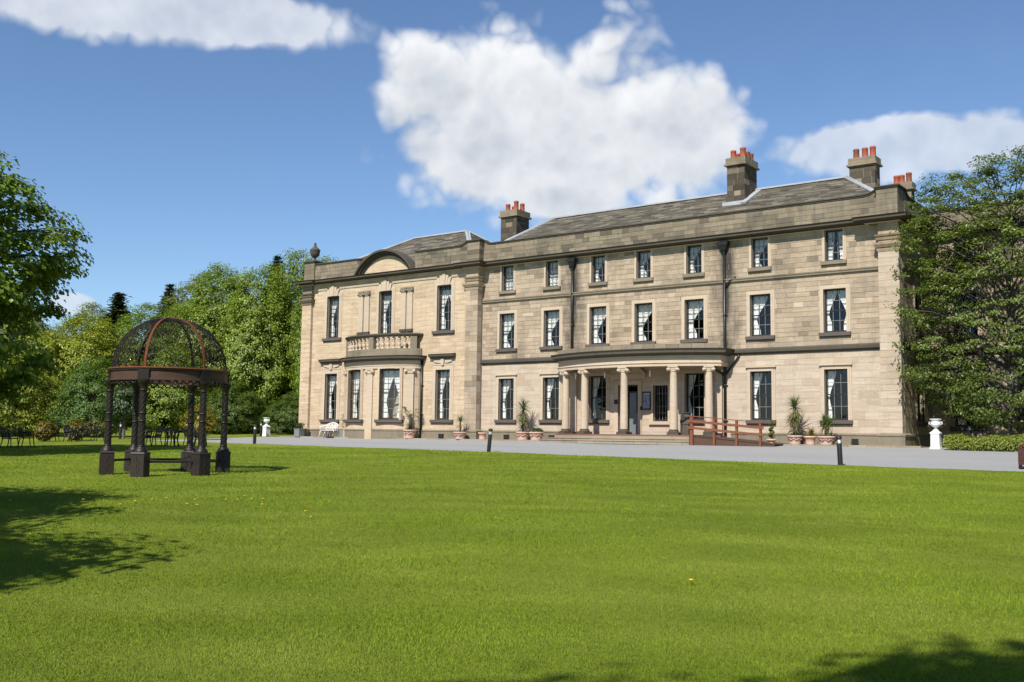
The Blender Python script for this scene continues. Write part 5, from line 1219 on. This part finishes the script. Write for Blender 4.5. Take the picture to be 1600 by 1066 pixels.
def urn_pedestal(loc, label, mat, h=1.0, sc=1.0):
    r = empty('urn_on_pedestal', loc); b = MB(); b.box(-.21, .21, -.21, .21, -.05, .06); b.frustum(0, 0, .06, .62 * h, .36, .36, .34, .34); b.box(-.2, .2, -.2, .2, .62 * h, .66 * h); b.frustum(0, 0, .66 * h, .74 * h, .38, .38, .2, .2); b.build('pedestal', M[mat], r)
    z0 = .74 * h; b = MB(); b.lathe([(.12, z0), (.12, z0 + .03), (.06, z0 + .07), (.055, z0 + .12), (.09, z0 + .15), (.17, z0 + .2), (.205, z0 + .27), (.20, z0 + .34), (.165, z0 + .39), (.17, z0 + .43), (.23, z0 + .47), (.24, z0 + .5), (.19, z0 + .5), (.14, z0 + .42)], 0, 0, 0, 22, cap=False); u_ = b.build('urn', M[mat], r)
    for s_ in (-1, 1): b = MB(); b.tube([(s_ * .2, 0, z0 + .25), (s_ * .27, 0, z0 + .3), (s_ * .25, 0, z0 + .37), (s_ * .18, 0, z0 + .37)], .02, 6); b.build('handle', M[mat], u_)
    r.scale = (sc, sc, sc); tag(r, label, 'urn')
urn_pedestal((-11.5, 45.3, 1.33), 'white classical urn on a pedestal beside the hedge', 'white_paint')
urn_pedestal((-56.3, 47.1, 1.38), 'white urn on a pedestal on the grass beyond the wing', 'white_paint', 1.0, 1.05)
urn_pedestal((-23.2, 45.55, 1.775), 'dark stone urn on a pedestal on the porch', 'stone_dark', .95, .92)
def spotlight():
    r = empty('wall_spotlight'); b = MB(); b.prism([(-.13, .06), (.13, .06), (.15, .30), (-.15, .30)], -.05, .12); b.build('housing', M['black_paint'], r); b = MB(); b.box(-.17, .17, .0, .05, 0, .06); b.tube([(-.16, .03, .03), (-.16, .04, .18)], .012, 4); b.tube([(.16, .03, .03), (.16, .04, .18)], .012, 4); b.build('bracket', M['black_paint'], r); return r
sp0 = spotlight(); first = True
for x, nm in ((-50.75, 'beside the white bench'), (-43.4, 'in front of the bow'), (-39.35, 'under the wing window'), (-34.55, 'beside the big yucca pot'), (-31.5, 'at the end of the porch steps'), (-15.1, 'at the foot of the corner pilaster')):
    o = sp0 if first else copy_tree(sp0); first = False; put(o, (x, 45.9, 1.40), .25, (1, 1, 1), f'small black ground spotlight {nm}', 'spotlight', 'spotlights along the house front')
for x, y, nm in ((-29.95, 45.9, 'near the end column'), (-27.95, 45.6, 'left of the doorcase'), (-25.23, 45.5, 'in front of the small-paned window')):
    r = empty('hanging_lamp', (x, y, 4.70)); b = MB(); b.lathe([(.035, 0), (.04, .02), (.04, .3), (.02, .32)], 0, 0, 0, 10); b.build('lamp_tube', M['white_paint'], r); b = MB(); b.tube([(0, 0, .31), (0, 0, .73)], .008, 5); b.build('lamp_rod', M['black_paint'], r); tag(r, f'slim white lamp hanging in the porch {nm}', 'lamp', 'hanging porch lamps')
def notice():
    r = empty('notice_board', (-26.22, YM - .05, 3.06)); b = MB(); b.box(-.24, .24, -.04, .055, 0, .95); b.build('frame', M['stone_dark'], r); b = MB(); b.box(-.19, .19, -.05, -.038, .07, .88); b.build('panel', M['notice'], r); tag(r, 'framed blue notice board on the porch wall beside the door', 'sign')
notice()
b = MB(); b.box(-28.17, -27.95 - .24 + .24 - .01, YM - .085, YM - .055, 3.38, 3.62); b.box(-28.14, -27.99, YM - .09, YM - .085, 3.42, 3.58, .9); tag(b.build('door_plaque', M['black_paint']), 'small black plaque on the doorcase', 'sign')
b = MB(); b.box(-26.60, -26.48, YM - .085, YM - .01, 3.06, 3.26); b.box(-26.57, -26.51, YM - .09, YM - .085, 3.15, 3.2, .9); tag(b.build('entry_phone', M['black_paint']), 'small dark entry phone under the notice board', 'intercom')

# ------------------------------------------------------------------ ramp
def ramp():
    r = empty('access_ramp', (-22.4, 45.3, 1.40), True); y0, y1 = 44.55, 46.35; xa, xb = -22.6, -18.3; za, zb_ = 1.80, 1.43
    zf = lambda x: za + (zb_ - za) * (x - xa) / (xb - xa)
    n = 22
    for i in range(n):
        a, c = xa + (xb - xa) * i / n, xa + (xb - xa) * (i + 1) / n - .012; b = MB(); P = [(a, y0, zf(a) - .05), (c, y0, zf(c) - .05), (c, y1, zf(c) - .05), (a, y1, zf(a) - .05), (a, y0, zf(a)), (c, y0, zf(c)), (c, y1, zf(c)), (a, y1, zf(a))]
        b.pts(P, [(0, 1, 5, 4), (1, 2, 6, 5), (2, 3, 7, 6), (3, 0, 4, 7), (4, 5, 6, 7), (3, 2, 1, 0)]); b.build('deck_board', M['deck'], r)
    for y in (y0 + .03, y1 - .05):
        b = MB(); b.pts([(xa, y, 1.30), (xb, y, 1.30), (xb, y, zf(xb) - .05), (xa, y, zf(xa) - .05), (xa, y + .04, 1.30), (xb, y + .04, 1.30), (xb, y + .04, zf(xb) - .05), (xa, y + .04, zf(xa) - .05)], [(0, 1, 2, 3), (7, 6, 5, 4), (1, 5, 6, 2), (4, 0, 3, 7), (2, 6, 7, 3), (0, 4, 5, 1)]); b.build('side_board', M['deck'], r)
    xs = [-22.42, -21.25, -20.12, -18.95]
    for i, x in enumerate(xs):
        w = .075 if i == 0 else .05; b = MB(); b.box(x - w, x + w, y0 - .09, y0 + .02, 1.28, zf(x) + .88); b.build('post', M['timber'], r)
    for dz, h in ((.66, .115), (.34, .11)): b = MB(); b.bar((xs[0] - .2, y0 - .11, zf(xs[0] - .2) + dz), (xs[-1] + .18, y0 - .11, zf(xs[-1] + .18) + dz), .04, h); b.build('rail', M['timber'], r)
    b = MB(); b.bar((xs[0] - .3, y0 - .04, zf(xs[0] - .3) + .90), (xs[-1] + .12, y0 - .04, zf(xs[-1] + .12) + .90), .13, .035); b.build('handrail', M['timber'], r)
    tag(r, 'orange-brown timber access ramp with post and rail fence beside the porch', 'ramp')
ramp()

# ------------------------------------------------------------------ potted plants
def strap(b, p, yaw, pitch, L_, w, droop, tone, n=4):
    """one sword leaf: tapering, folded strip that arches"""
    P = []; F = []; d = Vector((math.cos(yaw), math.sin(yaw), 0)); sidev = Vector((-math.sin(yaw), math.cos(yaw), 0)); pos = Vector(p); ang = pitch
    for i in range(n + 1):
        t = i / n; ww = w * (1 - t) ** .7 * (.6 + .4 * min(1, t * 4)) + .002; nrm = Vector((-math.sin(ang) * d.x, -math.sin(ang) * d.y, math.cos(ang)))
        P += [tuple(pos - sidev * ww / 2 + nrm * ww * .18), tuple(pos), tuple(pos + sidev * ww / 2 + nrm * ww * .18)]
        pos = pos + (d * math.cos(ang) + Vector((0, 0, 1)) * math.sin(ang)) * (L_ / n); ang -= droop / n
    for i in range(n): a = i * 3; F += [(a, a + 1, a + 4, a + 3), (a + 1, a + 2, a + 5, a + 4)]
    b.pts(P, F, tone)
def pot(r, h, w0, w1, mat, swag=True):
    b = MB(); b.lathe([(w0, 0), (w0 + .02, .05), (w0 + .01, .09), (w1 - .03, h - .1), (w1 - .01, h - .09), (w1 + .03, h - .07), (w1 + .03, h), (w1 - .02, h), (w1 - .03, h - .06)], 0, 0, 0, 24, cap=False); p = b.build('pot', M[mat], r)
    if swag:
        b = MB(); pts = [((w0 + (w1 - w0) * .62 + .012) * math.cos(a), (w0 + (w1 - w0) * .62 + .012) * math.sin(a), h * (.60 + .09 * math.sin(a * 8))) for a in [k * 2 * math.pi / 64 for k in range(65)]]; b.tube(pts, .022, 5, .5, False); b.build('swag', M[mat], p)
    b = MB(); b.lathe([(0, h - .06), (w1 - .025, h - .06)], 0, 0, 0, 20, cap=False); b.build('soil', M['soil'], p); return p
def plume(r, name, centres, n, L_, w, col, seed, dead=0, up=(-.3, 1.45), droop=.9, mat='leaf'):
    g = random.Random(seed); b = MB()
    for c in centres:
        for i in range(n):
            yaw = g.uniform(0, 6.283); pt = up[0] + (up[1] - up[0]) * (g.random() ** .8); strap(b, c, yaw, pt, L_ * g.uniform(.75, 1.1), w, droop * g.uniform(.3, 1.1), g.random())
    o = b.build(name, M[mat], r); o.color = (*col, 1)
    if dead:
        b = MB(); c = centres[0]
        for i in range(dead):
            z_ = c[2] - g.uniform(.05, max(.1, c[2] - .75)); yaw = g.uniform(0, 6.283); strap(b, (c[0], c[1], z_), yaw, g.uniform(-.9, -.2), L_ * g.uniform(.7, 1.05), w * .9, .8, g.random())
        o = b.build('dead_leaves', M[mat], r); o.color = (.16, .115, .06, 1)
def palm_fan(r, c, n, seed, col):
    g = random.Random(seed); b = MB()
    for i in range(n):
        yaw = 6.283 * i / n + g.uniform(-.2, .2); pt = g.uniform(-.15, .9); L_ = g.uniform(.4, .55); d = Vector((math.cos(yaw) * math.cos(pt), math.sin(yaw) * math.cos(pt), math.sin(pt))); e = Vector(c) + d * L_; b.tube([c, tuple(e)], .008, 4)
        for k in range(11): strap(b, tuple(e), yaw + (k - 5) * .24, pt - .25 + g.uniform(-.15, .15), .36 * (1 - .05 * abs(k - 5)), .035, .5, g.random(), 3)
    o = b.build('fronds', M['leaf'], r); o.color = (*col, 1)
def cushion(r, seed, c, rad, h, col, leaf, n, name='foliage'):
    g = np.random.default_rng(seed); q = unit(g.normal(0, 1, (n, 3))); q[:, 2] = abs(q[:, 2]); P = np.array(c) + q * np.array([rad, rad, h]) * g.uniform(.5, 1.05, (n, 1)); me = leaf_mesh(name, P, unit(q + g.normal(0, .4, (n, 3))), unit(g.normal(0, 1, (n, 3))), leaf * g.uniform(.6, 1.3, n), np.clip(g.normal(.5, .2, n), 0, 1), M['leaf']); o = link(name, me, r); o.color = (*col, 1)
def stem(r, pts, rad, mat='bark'): b = MB(); b.tube(pts, rad, 8); b.build('stem', M[mat], r)
YP = 46.05; ZP = 1.40; GP = 'potted plants along the house front'
r = empty('potted_plant', (-17.92, YP, ZP)); pot(r, .42, .24, .33, 'terracotta_pale'); stem(r, [(0, 0, .3), (.02, 0, .9), (0, .0, 1.75)], [.08, .07, .06]); plume(r, 'leaves', [(0, 0, 1.72)], 90, .68, .05, (.09, .15, .05), 1, 110, (-.5, 1.5), .5); plume(r, 'lower_leaves', [(0, 0, 1.45), (0, 0, 1.25)], 46, .62, .05, (.22, .24, .07), 2, 0, (-1.1, -.2), .5); cushion(r, 3, (.12, -.1, .38), .14, .12, (.05, .09, .03), .05, 250); tag(r, 'tall spiky yucca with skirt of dead leaves in swagged terracotta pot, near the corner', 'plant', GP)
r = empty('potted_plant', (-17.19, YP - .02, ZP)); pot(r, .40, .19, .27, 'terracotta', False); plume(r, 'leaves', [(0, 0, .36)], 70, .52, .045, (.24, .14, .035), 4, 0, (.35, 1.5), .6); tag(r, 'bronze strap-leaved phormium in a plain terracotta pot between two larger pots', 'plant', GP)
r = empty('potted_plant', (-16.45, YP, ZP)); pot(r, .40, .26, .36, 'terracotta_pale'); stem(r, [(0, 0, .3), (-.03, 0, .7), (-.06, 0, 1.0)], [.06, .05, .045]); stem(r, [(.02, 0, .3), (.1, 0, .6), (.13, 0, .95)], [.05, .045, .04]); plume(r, 'leaves', [(-.06, 0, 1.0), (.13, 0, .95)], 55, .58, .045, (.12, .19, .04), 5, 40, (-.5, 1.45), .7); cushion(r, 6, (.16, -.12, .38), .17, .16, (.08, .14, .02), .05, 350); tag(r, 'two-stemmed green cordyline with mossy cushion in wide swagged pot', 'plant', GP)
r = empty('potted_plant', (-33.5, YP, ZP)); pot(r, .46, .28, .37, 'terracotta_pale'); stem(r, [(0, 0, .3), (.02, 0, .9), (0, 0, 1.75)], [.08, .07, .06]); plume(r, 'leaves', [(0, 0, 1.75)], 90, .70, .05, (.08, .13, .045), 7, 120, (-.5, 1.5), .5); plume(r, 'lower_leaves', [(0, 0, 1.5), (0, 0, 1.3)], 44, .66, .05, (.20, .21, .07), 8, 0, (-1.1, -.2), .5); tag(r, 'tall spiky yucca in a pot between two ground-floor windows near the wing', 'plant', GP)
r = empty('potted_plant', (-32.55, YP - .05, ZP)); pot(r, .46, .30, .40, 'terracotta_pale'); cushion(r, 9, (.05, 0, .44), .36, .26, (.05, .085, .035), .07, 800); cushion(r, 10, (-.2, -.12, .46), .13, .12, (.45, .22, .02), .05, 140, 'flowers'); tag(r, 'low leafy shrub with orange flowers in a wide pot beside the yucca', 'plant', GP)
r = empty('potted_plant', (-36.35, YP, ZP)); pot(r, .40, .18, .24, 'terracotta', False); plume(r, 'leaves', [(0, 0, .36)], 10, .22, .03, (.10, .15, .03), 11, 0, (.6, 1.5), .4); tag(r, 'small terracotta pot with short leaves behind the leaning bollard', 'plant', GP)
r = empty('potted_plant', (-41.75, YP - .2, ZP)); pot(r, .52, .27, .39, 'terracotta_pale'); stem(r, [(0, 0, .4), (.02, 0, .9), (.0, 0, 1.42)], [.09, .085, .08]); palm_fan(r, (0, 0, 1.42), 13, 12, (.12, .17, .035)); plume(r, 'leaves', [(0, 0, .7)], 60, .5, .03, (.13, .12, .05), 13, 0, (-.2, 1.1), .9); tag(r, 'small fan palm in a terracotta pot beside the bow drainpipe', 'plant', GP)
r = empty('potted_plant', (-37.8, YP - .25, ZP)); pot(r, .42, .26, .37, 'terracotta_pale'); stem(r, [(0, 0, .3), (.01, 0, .6), (0, 0, .98)], [.055, .05, .05]); plume(r, 'leaves', [(0, 0, 1.0)], 75, .48, .035, (.12, .17, .05), 14, 14, (-.25, 1.5), .5); tag(r, 'small cordyline with bare stem in a pot at the wing pilaster', 'plant', GP)
def topiary():
    r = empty('potted_topiary', (-18.73, 45.25, gz(-18.73, 45.25) + .0)); pot(r, .30, .13, .19, 'terracotta', False); stem(r, [(0, 0, .2), (0, 0, 1.08)], [.02, .012]); g = np.random.default_rng(15); n = 2600; t = g.uniform(0, 1, n); a = t * 3.3 * 6.283; rad = .17 * (1 - .75 * t); c = np.c_[rad * .55 * np.cos(a), rad * .55 * np.sin(a), .36 + t * .78]; q = unit(g.normal(0, 1, (n, 3))) * (.085 * (1 - .5 * t))[:, None]
    me = leaf_mesh('foliage', c + q, unit(q + g.normal(0, .02, q.shape)), unit(g.normal(0, 1, q.shape)), .045 * g.uniform(.6, 1.3, n), np.clip(g.normal(.5, .2, n), 0, 1), M['leaf']); o = link('foliage', me, r); o.color = (.17, .19, .03, 1); tag(r, 'spiral-clipped topiary in a small pot at the foot of the ramp', 'plant')
topiary()
def zinc_planter(x, y, label, col, h, leafn):
    r = empty('zinc_planter', (x, y, ZP)); b = MB(); b.frustum(0, 0, 0, .50, .46, .46, .50, .50); b.frustum(0, 0, .50, .53, .54, .54, .54, .54); b.build('planter', M['zinc'], r); b = MB(); b.box(-.24, .24, -.24, .24, .50, .535); b.build('soil', M['soil'], r)
    stem(r, [(0, 0, .45), (.03, 0, .8), (-.02, .02, h)], .018); g = np.random.default_rng(leafn); n = leafn; P = np.c_[g.normal(0, .14, n), g.normal(0, .14, n), .55 + (h - .4) * g.uniform(0, 1, n)]; me = leaf_mesh('foliage', P, unit(g.normal(0, 1, (n, 3)) + [0, -.4, .6]), unit(g.normal(0, 1, (n, 3))), .09 * g.uniform(.6, 1.3, n), np.clip(g.normal(.5, .2, n), 0, 1), M['leaf']); o = link('foliage', me, r); o.color = (*col, 1); tag(r, label, 'plant')
zinc_planter(-47.65, 46.2, 'square zinc planter with a thin yellowing plant beside the bench', (.16, .15, .03), 1.35, 330); zinc_planter(-51.4, 45.75, 'square zinc planter at the end pilaster of the wing', (.06, .09, .03), .75, 420)
r = empty('potted_plant', (-11.0, 46.3, 1.38)); pot(r, .48, .2, .27, 'terracotta', False); cushion(r, 19, (0, 0, .44), .2, .14, (.05, .08, .03), .06, 220); tag(r, 'terracotta pot in the shade behind the white urn', 'plant')
# clipped hedge and flower box at the right
def hedge():
    r = empty('clipped_hedge', (-6, 45.2, 1.3), True); g = np.random.default_rng(81); n = 34000; u_ = g.uniform(0, 1, n); x = -11.0 + 14.5 * u_; yc = 44.9 - (x + 11.0) * .12; a = g.uniform(0, np.pi, n); hx = .55; zt = .58 + .05 * np.sin(x * 2.1) + .04 * np.sin(x * 5.3); rr = g.uniform(.78, 1.06, n); yy = yc - np.sign(np.cos(a)) * abs(np.cos(a)) ** .5 * hx * rr; zz = abs(np.sin(a)) ** .5 * zt * rr
    zg = np.array([gz(p, q) for p, q in zip(x, yy)]); nr = unit(np.c_[g.normal(0, .5, n), -np.cos(a) + g.normal(0, .4, n), np.sin(a) + g.normal(0, .4, n)]); me = leaf_mesh('foliage', np.c_[x, yy, zz + zg - .02], nr, unit(g.normal(0, 1, (n, 3))), .075 * g.uniform(.6, 1.4, n), np.clip(g.normal(.5, .22, n), 0, 1), M['leaf']); o = link('foliage', me, r); o.color = (.24, .28, .03, 1)
    b = MB()
    for k in range(40): x0 = -10.8 + k * .36; y0 = 44.9 - (x0 + 11) * .12; z0 = gz(x0, y0); limb(b, (x0, y0, z0 - .05), (x0 + .1, y0 + .1, z0 + .5), .02, .008, g, 3)
    b.build('stems', M['bark'], r); b = MB(); P = []
    b.sweep([(-.36, 1.0), (.36, 1.0), (.36, 1.62), (-.36, 1.62)], [(-10.7, 44.9 - .036), (3.3, 43.2)]); c = b.build('dark_core', M['leaf'], r); c.color = (.03, .04, .012, 1); tag(r, 'low clipped green hedge along the drive beside the white urn', 'hedge')  # solid dark box filling the hedge, its inner shade put into the colour
hedge()
def flower_box():
    r = empty('flower_box', (-6.35, 36.35, gz(-6.35, 36.35) - .02)); b = MB(); 
    for i in range(4): b = MB(); b.box(-.36, .36, -.36, -.33, .12 + i * .135, .12 + i * .135 + .125); b.build('plank', M['box_wood'], r); b = MB(); b.box(-.36, -.33, -.33, .36, .12 + i * .135, .12 + i * .135 + .125); b.build('plank', M['box_wood'], r); b = MB(); b.box(-.33, .36, .33, .36, .12 + i * .135, .12 + i * .135 + .125); b.build('plank', M['box_wood'], r); b = MB(); b.box(.33, .36, -.33, .33, .12 + i * .135, .12 + i * .135 + .125); b.build('plank', M['box_wood'], r)
    for x in (-.3, .3):
        for y in (-.3, .3): b = MB(); b.lathe([(.04, 0), (.06, .05), (.04, .12)], x, y, 0, 10); b.build('castor', M['black_paint'], r)
    b = MB(); b.box(-.33, .33, -.33, .33, .55, .6); b.build('soil', M['soil'], r); cushion(r, 21, (0, 0, .6), .36, .2, (.05, .07, .03), .06, 700); cushion(r, 22, (0, 0, .66), .35, .18, (.28, .03, .06), .05, 420, 'flowers'); r.rotation_euler = (0, 0, .2); tag(r, 'dark red wooden flower box on castors on the gravel', 'planter')
flower_box()

# ------------------------------------------------------------------ grass, dandelions
def grass():
    g = np.random.default_rng(91); n = 820000; f2 = np.array([-.5977, .8015]); r2 = np.array([.8015, .5977])
    d = 4.2 * (48 / 4.2) ** g.uniform(0, 1, n); s_ = g.uniform(-.62, .62, n) * d; xy = d[:, None] * f2 + s_[:, None] * r2; x, y = xy[:, 0], xy[:, 1]; k = y < 34.8; x, y, d = x[k], y[k], d[k]; n = len(x)
    e = np.interp(x, _ex, _ez); z = np.where(y > 0, e * (np.clip(y, 0, 35) / 35) ** .75, 0)
    pat = .5 + .5 * np.sin(x * 1.3 + 2 * np.sin(y * .7)) * np.sin(y * 1.1 + 1.5 * np.sin(x * .6 + 2)); pat2 = .5 + .5 * np.sin(x * .31 + y * .55 + 2 * np.sin(x * .2))
    h = (.010 + .008 * pat) * (1 + d * .03) * g.uniform(.5, 1.4, n); w = .0016 * (1 + d * .17); yaw = g.uniform(0, 6.283, n); ln = g.uniform(.1, .9, n); ya2 = g.uniform(0, 6.283, n)
    V = np.empty((n, 3, 3)); dx, dy = np.cos(yaw) * w, np.sin(yaw) * w; V[:, 0] = np.c_[x - dx, y - dy, z - .004]; V[:, 1] = np.c_[x + dx, y + dy, z - .004]; V[:, 2] = np.c_[x + np.cos(ya2) * h * ln, y + np.sin(ya2) * h * ln, z + h]
    me = bpy.data.meshes.new('grass'); me.vertices.add(3 * n); me.vertices.foreach_set('co', V.reshape(-1)); me.loops.add(3 * n); me.loops.foreach_set('vertex_index', np.arange(3 * n, dtype=np.int32)); me.polygons.add(n); me.polygons.foreach_set('loop_start', np.arange(0, 3 * n, 3, dtype=np.int32)); me.polygons.foreach_set('loop_total', np.full(n, 3, np.int32)); me.materials.append(M['blade'])
    at = me.attributes.new('tone', 'FLOAT', 'FACE'); at.data.foreach_set('value', np.clip(.32 + .2 * pat + .12 * pat2 + g.normal(0, .2, n), 0, 1).astype(np.float32)); me.update(); o = link('grass', me); stuff(o); tag(o, 'short mown grass blades of the lawn', 'grass')
grass()
def dandelion():
    r = empty('dandelion'); b = MB(); b.tube([(0, 0, -.01), (.004, 0, .02), (0, 0, .04)], .003, 5); b.build('stalk', M['blade'], r); b = MB(); b.lathe([(.004, .035), (.019, .04), (.023, .046), (.014, .052), (0, .054)], 0, 0, 0, 12); b.build('flower_head', M['petal_yellow'], r); return r
dn = dandelion(); first = True; g = random.Random(7)
DSP = [(15, 786), (130, 784), (140, 781), (165, 778), (188, 792), (211, 787), (238, 784), (260, 782), (292, 791), (305, 784), (308, 793), (353, 784), (371, 784), (382, 778), (393, 784), (410, 792), (411, 783), (477, 803), (486, 812), (1080, 914)]
def on_lawn(u_, v_):
    d = (_f * 1600 + _r * (u_ - 800) - _u * (v_ - 533)) / 1600; t = 4.0
    while t < 60:
        p = d * t
        if p.z + 1.6 < gz(p.x, p.y): return (p.x, p.y, gz(p.x, p.y))
        t += .02
for u_, v_ in DSP:
    o = dn if first else copy_tree(dn); first = False; p = on_lawn(u_, v_); put(o, p, g.uniform(0, 6), (1, 1, 1), 'yellow dandelion in flower in the lawn before the gazebo' if u_ < 600 else 'lone yellow dandelion in the open foreground grass', 'dandelion', 'dandelions in the lawn' if u_ < 600 else None)
for o in list(bpy.data.objects):
    if '_world' in o: del o['_world']
